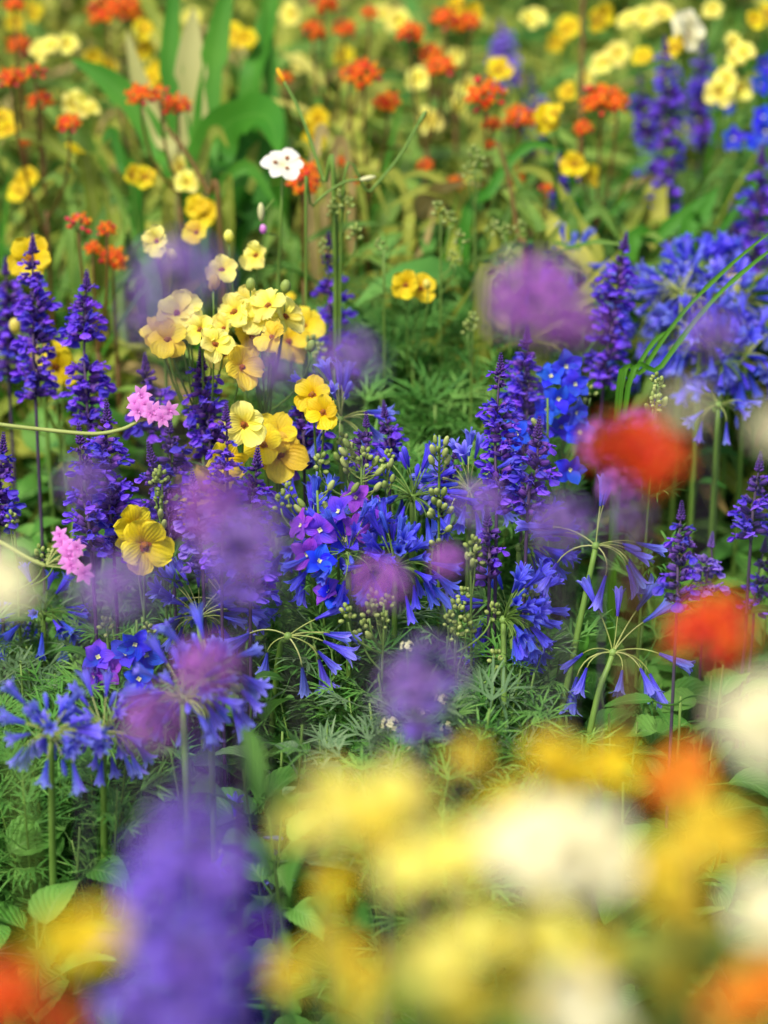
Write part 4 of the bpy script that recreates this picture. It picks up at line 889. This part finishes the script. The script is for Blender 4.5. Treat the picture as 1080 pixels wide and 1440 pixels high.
# broad leaved plants
BG = 'broad leaved plants'
for x, y, d, pr, lab, wd in [
    (890, 915, 2.03, BRD, 'broad leaved plant under the small drooping agapanthus head', 1.1), (930, 940, 2.05, BRD, 'broad leaved plant left of the white and orange blurs', 1.1), (810, 830, 2.12, BRD, 'broad leaved plant behind the sparse agapanthus stem', 1.0),
    (770, 775, 2.1, BRD, 'broad leaved plant under the lilac haze at right', .9), (1000, 700, 2.25, BRD, 'broad leaved plant behind the withered sage spike', 1.2), (1060, 800, 2.25, BRD, 'broad leaved plant at the right edge', 1.2),
    (950, 800, 2.3, BRD, 'broad leaved plant between the withered sage and sparse agapanthus', 1.2), (850, 870, 2.12, BRD, 'shaded broad leaved plant deep behind the agapanthus stems', 1.2), (760, 950, 2.15, BRD, 'shaded broad leaved plant among the agapanthus stems', 1.1), (1010, 960, 2.2, BRD, 'broad leaved plant behind the red orange blur', 1.2),
    (355, 965, 1.9, BRG, 'grey green leaved plant right of the lilac blur', .9), (430, 990, 1.9, BRD, 'bright leaved mint like plant at centre left', .9), (340, 1050, 1.9, BRG, 'grey leaved plant in the haze above the huge purple spike', .9), (455, 1050, 1.86, BRD, 'broad leaved plant just above the yellow blur', .9),
    (490, 980, 1.96, BRD, 'small leafy sprig with a violet bud beside the mauve haze', .7),
    (960, 900, 2.02, BRD, 'broad leaved plant right of the small drooping agapanthus head', 1.0), (845, 960, 1.98, BRD, 'low broad leaved plant at the foot of the small drooping agapanthus', .9), (1040, 700, 2.15, BRD, 'broad leaved plant just left of the right edge sage', 1.0),
    (900, 1000, 1.95, BRD, 'broad leaved plant lowest at right above the orange bloom', 1.0), (800, 1000, 2.0, BRD, 'broad leaved plant between the two thick agapanthus stems', .9), (990, 860, 2.08, BRD, 'broad leaved plant directly behind the red orange head low at right', 1.0),
    (30, 640, 2.25, BRD, 'broad leaved plant behind the left edge sage', 1.1), (45, 720, 2.18, BRD, 'dark broad leaved plant above the pale yellow blur', 1.1), (175, 790, 2.2, BRD, 'shaded broad leaved plant below the golden bloom', 1.0), (270, 900, 1.98, BRD, 'leafy sprig below the blue head at left', .7),
    (100, 1160, 1.88, BRD, 'broad leaved plant above the yellow blur at left', 1.0), (200, 1150, 1.86, BRD, 'broad leaved plant beside the thick agapanthus stem', .9), (30, 1150, 1.84, BRD, 'broad leaved plant in the lower left', 1.0), (380, 1100, 1.96, BRD, 'shaded leaved plant right of the huge purple spike', 1.0), (80, 600, 2.35, BRD, 'broad leaved plant between the left sage spikes', 1.1), (180, 600, 2.4, BRD, 'dark leaved plant behind the pink star cluster', 1.1)]:
    clump('broad_leaved_plant', (x, y), d, lab, pr, .3, 'plant', wd, BG)

# ------------------------------------------------------------------ strap leaves and grass
strap_plant('canna', [([(285, 330, 2.75), (300, 210, 2.74), (330, 168, 2.72), (375, 165, 2.66), (392, 215, 2.6)], .022, 'strap'), ([(290, 330), (320, 240), (310, 190), (262, 172)], .016, 'strap'), ([(270, 340), (272, 190), (268, 90), (272, 12)], .017, 'palestrap'),
    ([(285, 340), (290, 170), (305, 60), (330, -60)], .014, 'strap'), ([(265, 340), (255, 200), (240, 80), (250, -70)], .012, 'strap'), ([(260, 320), (220, 200), (160, 120), (100, 82)], .014, 'strap'), ([(262, 300), (225, 190), (195, 110), (178, 45)], .009, 'palestrap'), ([(290, 380), (330, 280), (370, 215), (390, 190)], .014, 'olive'), ([(310, 360), (345, 300), (360, 220), (340, 180)], .022, 'strap')], 2.75, 'big leaved clump with one cream leaf and one folded green leaf at upper left', twist=.2)
strap_plant('strap_leaf_clump', [([(350, 200), (370, 60), (400, -60)], .013, 'strap'), ([(320, 200), (215, 20), (180, -60)], .010, 'olive'), ([(390, 260), (380, 120), (372, -40)], .010, 'strap')], 3.1, 'tall upright green blades behind the cream leaf')
rs = random.Random(21); dry = []
for k in range(15):
    x = rs.uniform(440, 740); y = rs.uniform(190, 330); dx = rs.uniform(-90, 90); L_ = rs.uniform(70, 150)
    dry.append(([(x-dx*.3+rs.uniform(-20, 20), y+L_*1.2), (x, y+L_*.3), (x+dx*.6, y-20), (x+dx*1.2, y+rs.uniform(-30, 60))], rs.uniform(.003, .0055), rs.choice(('tan', 'olive', 'olive', 'lance', 'olive'))))
strap_plant('strap_leaf_clump', dry, 2.72, 'dry tan and yellowing leaves hanging below the orange heads at top centre')
dry = []
for k in range(12):
    x = rs.uniform(60, 420); y = rs.uniform(200, 330); dx = rs.uniform(-110, 110); L_ = rs.uniform(70, 150)
    dry.append(([(x-dx*.3+rs.uniform(-20, 20), y+L_*1.2), (x, y+L_*.3), (x+dx*.6, y-20), (x+dx*1.2, y+rs.uniform(-30, 60))], rs.uniform(.0045, .0075), rs.choice(('lance', 'olive', 'olive', 'lance', 'strap'))))
strap_plant('strap_leaf_clump', dry, 2.68, 'arching olive leaves around the foot of the big leaved clump')
dry = []
for k in range(10):
    x = rs.uniform(660, 860); y = rs.uniform(200, 330); dx = rs.uniform(-110, 110); L_ = rs.uniform(70, 150)
    dry.append(([(x-dx*.3+rs.uniform(-20, 20), y+L_*1.2), (x, y+L_*.3), (x+dx*.6, y-20), (x+dx*1.2, y+rs.uniform(-30, 60))], rs.uniform(.004, .007), rs.choice(('lance', 'olive', 'lance', 'strap'))))
strap_plant('strap_leaf_clump', dry, 2.7, 'narrow arching green leaves under the wide orange red head')
strap_plant('strap_leaf_clump', [([(760, 470), (800, 430), (840, 418)], .009, 'olive'), ([(680, 440), (710, 410), (740, 395)], .009, 'olive'), ([(752, 400), (768, 350), (790, 312)], .005, 'olive')], 2.45, 'yellowing leaves on either side of the magenta blur')
strap_plant('grass_clump', [([(868, 600), (905, 520), (960, 440), (1030, 370), (1110, 305)],   .0020, 'grass'), ([(876, 600), (930, 515), (1000, 425), (1060, 370), (1120, 325)], .0021, 'grass'), ([(866, 600), (890, 530), (920, 480), (950, 460)], .0022, 'grass')], 2.1, 'clump with two long grass blades arching to the right edge', partname='blade')
strap_plant('agapanthus_leaf_clump', [([(770, 1060), (810, 940), (830, 880)], .006, 'strap'), ([(740, 1080), (790, 1000), (830, 950)], .006, 'strap'), ([(700, 1080), (690, 1010), (650, 990)], .006, 'strap'), ([(760, 1070), (745, 1000), (742, 930)], .0055, 'strap')], 2.05, 'dark strap leaves at the foot of the sparse agapanthus stem')
strap_plant('strap_leaf_clump', [([(880, 400), (930, 330), (1000, 270)], .008, 'strap'), ([(960, 380), (985, 310), (1010, 260)], .008, 'strap')], 2.7, 'blurred strap leaves slanting up right of the big violet spike')

# ------------------------------------------------------------------ milkweed heads behind
milkweed([(198, 137), (226, 134, .7, 'r'), (250, 153, .85)], 2.6, 'orange and red heads on a brown stem in front of the cream leaf', base_px=(300, 300), leaf=0)
milkweed([(428, 246, 1.15), (425, 262, .9)], 2.5, 'orange red head right behind the white flower')
milkweed([(16, 114), (50, 106, .9, 'r'), (58, 146, .9), (98, 178, 1.0)], 2.65, 'orange heads on one plant at the upper left edge')
milkweed([(110, 318, .95, 'r'), (150, 325, .5), (130, 350, .5)], 2.4, 'small red budded head left of the single yellow bloom')
milkweed([(158, 367, 1.0)], 2.45, 'low orange head behind the second left sage spike')
milkweed([(512, 108, 1.15), (545, 148, 1.0), (490, 106, .6)], 2.75, 'orange heads above the dry tan leaves at top centre', leaf=MWO)
milkweed([(578, 50), (605, 78, .9), (620, 98, 1.1)], 2.9, 'stacked orange heads left of the top centre pair')
milkweed([(626, 30, 1.1), (660, 36, .9)], 3.0, 'pair of orange heads near the top edge under a yellow one')
milkweed([(683, 136, 1.15), (692, 178, .6), (690, 205, .5)], 2.7, 'orange red head on a dark branching stem right of centre', leafscale=1.1)
milkweed([(730, 170, 1.05), (725, 250, .6), (768, 268, .6, 'r')], 2.72, 'orange heads beside the yellow bloom upper right of centre')
milkweed([(845, 144, 1.1), (868, 146, 1.0), (820, 183, .6)], 2.75, 'wide orange red head left of the big violet spike')
milkweed([(455, 5, .9), (440, 46, .8), (483, 44, .8)], 3.0, 'small orange heads at the top edge left of centre', leaf=MWO)
milkweed([(150, 22, 1.2), (182, 12, 1.1)], 3.1, 'orange heads at the top edge above the green blade')
milkweed([(28, 66, 1.0)], 3.1, 'dim orange head near the top left corner')
milkweed([(400, 112, .6), (520, 20, .5)], 2.9, 'tiny orange head behind the curved bare stem', leaf=MWO)
milkweed([(598, 235, .5), (640, 260, .5), (500, 260, .6), (480, 230, .5)], 2.8, 'scattered tiny orange heads among the dry leaves', leaf=MWO)
milkweed([(35, 200, .5), (20, 10, .7)], 2.9, 'faint orange head low at the left edge')

# ------------------------------------------------------------------ yellow blur behind
BB = 'blurred yellow blooms at the back'
for fl, d, lab in [
    ([(75, 65), (60, 70), (92, 62)], 3.0, 'broad blurred yellow head near the top left'), ([(105, 145), (118, 152)], 2.85, 'yellow bloom just above the orange heads at upper left'), ([(5, 168), (12, 182)], 2.8, 'yellow bloom cut by the left edge below orange heads'),
    ([(185, 246), (203, 250)], 2.6, 'yellow bloom below the orange and red heads at upper left'), ([(256, 236), (262, 256)], 2.65, 'yellow bloom behind the canna stems'), ([(330, 48), (348, 55)], 3.1, 'yellow bloom between the upright blades at top'),
    ([(365, 72), (362, 95)], 3.1, 'pair of yellow blooms right of the upright blades'), ([(200, 40), (200, 68)], 3.1, 'yellow bloom beside the pale leaf at top'), ([(100, 215), (110, 225)], 2.8, 'dim yellow bloom at left between orange plants'),
    ([(225, 100), (215, 110)], 3.1, 'dim yellow bloom behind the cream leaf'), ([(448, 168), (444, 195)], 2.9, 'soft yellow blooms right of the curved bare stem'), ([(650, 10), (665, 16), (640, 14)], 3.1, 'bright yellow head at the top edge above the orange pair'),
    ([(700, 100)], 3.0, 'small pale yellow bloom right of the stacked orange heads'), ([(740, 28), (752, 25)], 3.2, 'yellow bloom at top between the orange pair and brown stem'), ([(782, 160), (768, 166)], 2.75, 'bright yellow bloom beside the upper orange head'),
    ([(808, 232), (825, 245)], 2.75, 'yellow bloom hanging below the wide orange red head'), ([(845, 18), (838, 30)], 3.2, 'yellow bloom at the top edge right of the brown stem'), ([(885, 30), (905, 25), (930, 20)], 3.2, 'row of yellow blooms along the top edge at right'),
    ([(1030, 60), (1045, 75), (1035, 85)], 2.95, 'large yellow mass in the upper right corner'), ([(1060, 28), (1078, 20)], 3.0, 'yellow bloom in the top right corner'), ([(1020, 112), (1040, 125), (1012, 128)], 2.95, 'yellow blooms under the large upper right mass'),
    ([(960, 60), (950, 70)], 2.95, 'yellow bloom beneath the cream flower'), ([(1002, 12)], 3.1, 'small yellow bloom at the top right of the cream flower'), ([(905, 80)], 3.1, 'small yellow bloom left of the cream flower'),
    ([(870, 75), (850, 90)], 3.2, 'dim yellow bloom left of the big violet spike tip'), ([(780, 60), (800, 40)], 3.4, 'far yellow bloom behind the brown stem'), ([(820, 110)], 3.3, 'far small yellow bloom above the wide orange head'),
    ([(560, 30), (540, 20)], 3.4, 'far yellow bloom left of the stacked orange heads'), ([(590, 110), (640, 80)], 3.3, 'far yellow blooms behind the stacked orange heads'), ([(480, 80)], 3.4, 'far yellow bloom at top centre above the orange heads'),
    ([(420, 90), (410, 20)], 3.4, 'far yellow blooms between the blades and small orange heads'), ([(130, 80), (150, 95)], 3.3, 'far yellow bloom between the top left head and the green blade'), ([(20, 30), (45, 15)], 3.4, 'far yellow bloom in the top left corner'),
    ([(40, 250), (30, 270)], 2.8, 'dim yellow bloom low at the left behind milkweed leaves'), ([(290, 300), (278, 290)], 2.6, 'yellow bloom behind the half hidden one'), ([(230, 190)], 2.8, 'dim yellow bloom below the red buds'),
    ([(270, 25)], 3.5, 'far yellow bloom hidden behind the cream leaf'), ([(600, 170)], 3.1, 'dim yellow bloom among leaves right of the top centre heads'), ([(660, 120), (645, 150)], 3.2, 'dim yellow bloom left of the dark branching stem'), ([(405, 430), (415, 465)], 2.45, 'dim yellow bloom right of the big cluster, deeper in'), ([(800, 130)], 3.1, 'pale yellow bloom right of the bright one')]:
    bloom_plant('yellow_flower', fl, d, lab, 'flower', rng.choice(('yellow', 'yellow', 'yellowpl')), [], YLF, group=BB, tilt=(.6, 1.3), size=.74)
bloom_plant('cream_flower', [(970, 38), (962, 48)], 2.95, 'cream flower topping the big violet spike at upper right', 'flower', 'cream', [], YLF)
wiry('wiry_stem', [(740, 420), (728, 330), (715, 250), (700, 200)], 2.62, .0026, .0016, 'brnstem', 'dark brown upright stem below the red orange head', 'stem')
wiry('wiry_stem', [(815, 240), (818, 120), (820, -20)], 3.0, .0032, .0022, 'brnstem', 'brown vertical stem reaching the top edge', 'stem')
wiry('wiry_stem', [(310, 330), (292, 270), (262, 215), (235, 180)], 2.58, .0028, .0018, 'brnstem', 'brown slanting stem in front of the big leaves', 'stem')

# ------------------------------------------------------------------ out of focus in front
FB = 'blurred blooms in front'
def front(name, fl, d, label, cat, mat, size=1.0, **k):
    size *= (.8 if mat == 'cream' else .47); d *= .9 if mat == 'cream' else .84
    if mat != 'cream':                                     # a loose spray of small blooms, greens showing between
        fl = [(f[0]+rng.gauss(0, 38), f[1]+rng.gauss(0, 20))+tuple(f[2:]) for f in fl for _ in range(3 if len(fl) == 1 else 2)]
    bloom_plant(name, fl, d, label, cat, mat, [], FGL if fl[0][1] > 1050 else None, group=FB, size=size, tilt=(.4, .9), jit=.02, **k)
front('yellow_flower', [(60, 1318), (98, 1322)], .88, 'big blurred yellow bloom in the lower left corner', 'flower', 'yellow', 1.0)
front('yellow_flower', [(440, 1150), (490, 1138)], 1.0, 'blurred yellow bloom right of the purple spike', 'flower', 'yellowpl')
front('yellow_flower', [(565, 1128)], 1.04, 'blurred yellow bloom under the pale thread leaves', 'flower', 'yellowpl')
front('yellow_flower', [(565, 1225)], .92, 'blurred yellow bloom left of the big white one', 'flower', 'yellowpl')
front('yellow_flower', [(672, 1315)], .88, 'blurred yellow bloom below the big white one', 'flower', 'yellowpl')
front('yellow_flower', [(430, 1360, 'amber')], .98, 'amber bloom blurred at the bottom right of the purple spike', 'flower', 'amber', .8)
front('yellow_flower', [(545, 1370, 'amber'), (660, 1380, 'amber')], .95, 'amber bloom blurred near the bottom centre', 'flower', 'amber', .8)
front('yellow_flower', [(722, 1088, 'amber'), (770, 1082)], 1.1, 'orange yellow bloom blurred above the big white one', 'flower', 'yellow')
front('yellow_flower', [(845, 1072)], 1.1, 'yellow bloom blurred left of the bright orange one', 'flower', 'yellow')
front('cream_flower', [(785, 1195), (825, 1200), (745, 1195)], .86, 'big white bloom blurred at lower centre right', 'flower', 'cream', 1.05)
front('cream_flower', [(1070, 1025), (1082, 1000)], .88, 'white bloom blurred at the right edge under the red orange head', 'flower', 'cream', 1.0)
front('cream_flower', [(800, 1428)], .8, 'white bloom blurred at the bottom edge', 'flower', 'cream', .95)
front('cream_flower', [(1085, 1280)], .86, 'pinkish white bloom blurred at the lower right edge', 'flower', 'cream', .7)
front('cream_flower', [(1092, 605)], .95, 'pale bloom blurred at the right edge near the red orange head', 'flower', 'cream', .6)
front('cream_flower', [(0, 818)], .98, 'pale yellow bloom blurred at the left edge', 'flower', 'cream', .9)
front('yellow_flower', [(940, 1210, 'amber'), (985, 1190, 'amber')], .95, 'amber bloom blurred below the bright orange one', 'flower', 'amber', .9)
front('cream_flower', [(962, 572)], .86, 'pale cream bloom blurred above the right side of the red orange head', 'flower', 'cream', .34)
front('yellow_flower', [(900, 1260, 'amber'), (960, 1290, 'amber')], .98, 'amber bloom blurred right of the big white one', 'flower', 'amber', .85)
front('yellow_flower', [(1010, 1180, 'amber')], 1.0, 'amber bloom blurred at the right under the bright orange one', 'flower', 'amber', .9)
front('yellow_flower', [(800, 1320), (860, 1400)], .98, 'lemon bloom blurred between the two white ones', 'flower', 'yellow', .7)
front('yellow_flower', [(470, 1240)], 1.0, 'lemon bloom blurred in the greens right of the purple spike', 'flower', 'yellow', .7)
front('yellow_flower', [(620, 1180), (690, 1230)], .98, 'lemon bloom blurred touching the left of the big white one', 'flower', 'yellow', .8)
front('yellow_flower', [(830, 1340, 'amber')], .95, 'amber bloom blurred below the white bloom at lower right', 'flower', 'amber', .6)
front('yellow_flower', [(910, 1360, 'amber')], .97, 'small amber bloom blurred in the lower right greens', 'flower', 'amber', .6)
front('yellow_flower', [(1050, 1410, 'tangerine'), (1075, 1385, 'tangerine')], .9, 'orange yellow bloom blurred in the lower right corner', 'flower', 'tangerine', 1.0)
for x, y, d, k, lab in [(450, 1290, .84, 0, 'olive leafy stem blurred right of the purple spike'), (600, 1330, .84, 2, 'olive leafy stem blurred at the bottom centre'), (890, 1250, .84, 0, 'olive leafy stem blurred right of the big white bloom'),
                        (980, 1300, .82, 2, 'olive leafy stem blurred in the lower right'), (1050, 1180, .88, 0, 'olive leafy stem blurred at the right edge over the orange bloom'), (700, 1390, .8, 1, 'green leafy stem blurred at the bottom edge')]:
    T = P(x, y, d); root = thing('leafy_stem', lab, 'plant', Vector((T.x, T.y+.01, 0)), 'blurred leafy stems in front'); mb = MB(); tube(mb, [Vector((0, 0, 0)), Vector((.004, 0, T.z*.5)), Vector((0, 0, T.z))], .002, .0012, 'stem', 6); obj('stem', mb.mesh('stem'), root)
    obj('leaves', FGL[k], root, rot_z(x*.1) @ Matrix.Diagonal((.8, .8, T.z/.66, 1)))
FM = 'blurred orange heads in front'
def frontmilk(h, d, label, size=1.0): milkweed(h, d, label, size, FGL if h[0][1] > 1050 else 0, group=FM, jit=.01, leafscale=.8, protos=MWV)
frontmilk([(872, 635, 1.0), (918, 652, .95), (900, 622, .9)], 1.06, 'large red orange head blurred at right', 1.0)
verbena((850, 628), 1.5, 'magenta head blurred at the left side of the red orange one', 'pinkmauve', 1.0, [(.018, .006, 'pinkmauve', .8), (.008, -.02, 'pinkmauve', .7)])
frontmilk([(1000, 895, 1.15)], 1.06, 'red orange head blurred above the white bloom at right', 1.05)
front('orange_flower', [(950, 1105), (985, 1100)], 1.1, 'bright orange bloom blurred right of the yellow ones', 'flower', 'tangerine', 1.05)
frontmilk([(4, 1402, 1.0)], .82, 'red orange head blurred in the lower left corner', .9)
frontmilk([(85, 1440, .9)], .82, 'orange head blurred at the bottom edge under the yellow bloom', .7)
VB = [((755, 425), .98, 'bright magenta head blurred left of the leaning sage', 'pinkmauve', 1.0), ((810, 462), 1.02, 'small pink head blurred beside the magenta one', 'pinkmauve', .6), ((250, 395), 1.0, 'wide mauve head blurred left of the yellow cluster', 'mauve', 1.15),
      ((215, 450), 1.0, 'dim mauve head blurred below the wide one', 'mauve', .8), ((490, 510), 1.05, 'mauve head blurred at centre below the violet spike', 'mauve', .85), ((385, 520), 1.02, 'faint mauve head blurred beside the yellow cluster', 'mauve', .7), ((674, 712), 1.25, 'mauve head blurred left of the stout sage', 'mauve', .75),
      ((790, 742), 1.2, 'lilac head blurred above the sparse agapanthus', 'mauve', .8), ((888, 735), 1.15, 'dull mauve head blurred under the red orange one', 'mauve', .7), ((535, 822), 1.3, 'bright mauve head blurred over the central blue cluster', 'pinkmauve', .9), ((165, 832), 1.0, 'large mauve head blurred below the reddish sage', 'mauve', 1.0),
      ((300, 720), 1.08, 'mauve head blurred over the thin dark sage', 'pinkmauve', .95), ((345, 775), 1.05, 'mauve head blurred below the thin dark sage tip', 'mauve', 1.1), ((290, 945), 1.1, 'lilac head blurred over the left agapanthus', 'pinkmauve', .95), ((215, 1015), 1.1, 'pink lilac head blurred beside the violet washed agapanthus', 'pinkmauve', .95),
      ((120, 680), 1.1, 'faint wine head blurred over the reddish sage', 'mauve', .6), ((630, 790), 1.3, 'faint wine head blurred behind the tall bud stem', 'pinkmauve', .6), ((1000, 470), 1.1, 'lilac head blurred over the blue heads at right', 'mauve', .8), ((600, 950), 1.15, 'mauve head blurred over the grey green threads', 'mauve', 1.0), ((580, 980), 1.1, 'dim mauve head blurred low in the threads', 'mauve', .8)]
for h, d, lab, m, s in VB: verbena(h, d, lab, m, s)
clump('broad_leaved_plant', (428, 975), 1.5, 'blurred yellow green leaves in front of the mint like plant', BRD[:1], .3, 'plant', .42, BG)

# small cream clusters among the threads
def cream(pts, d, label):
    q = [P(x, y, d) for x, y in pts]; base = Vector((q[0].x, q[0].y+.02, 0)); root = thing('cream_floret_plant', label, 'flower', base); mb = MB(); f = Vector((q[0].x, q[0].y+.01, q[0].z-.06))
    tube(mb, [base-base, f-base], .0013, .001, 'stem', 5)
    for p in q:
        tube(mb, [v-base for v in bez(f, Vector((p.x, p.y, (p.z+f.z)/2)), p, 5)], .0007, .0006, 'stem', 5); obj('floret_cluster', rng.choice(CRM), root, M4(p-base, frame(Vector((rng.uniform(-.3, .3), -.5, 1))), rng.uniform(.8, 1.1)))
    obj('stem', mb.mesh('stem'), root)
cream([(620, 985), (596, 1000), (548, 1020), (626, 1024), (582, 1058), (572, 910)], 1.9, 'tiny cream floret clusters among the thread leaves')
print('objects', len(bpy.data.objects), 'faces', sum(len(o.data.polygons) for o in bpy.data.objects if o.type == 'MESH'))
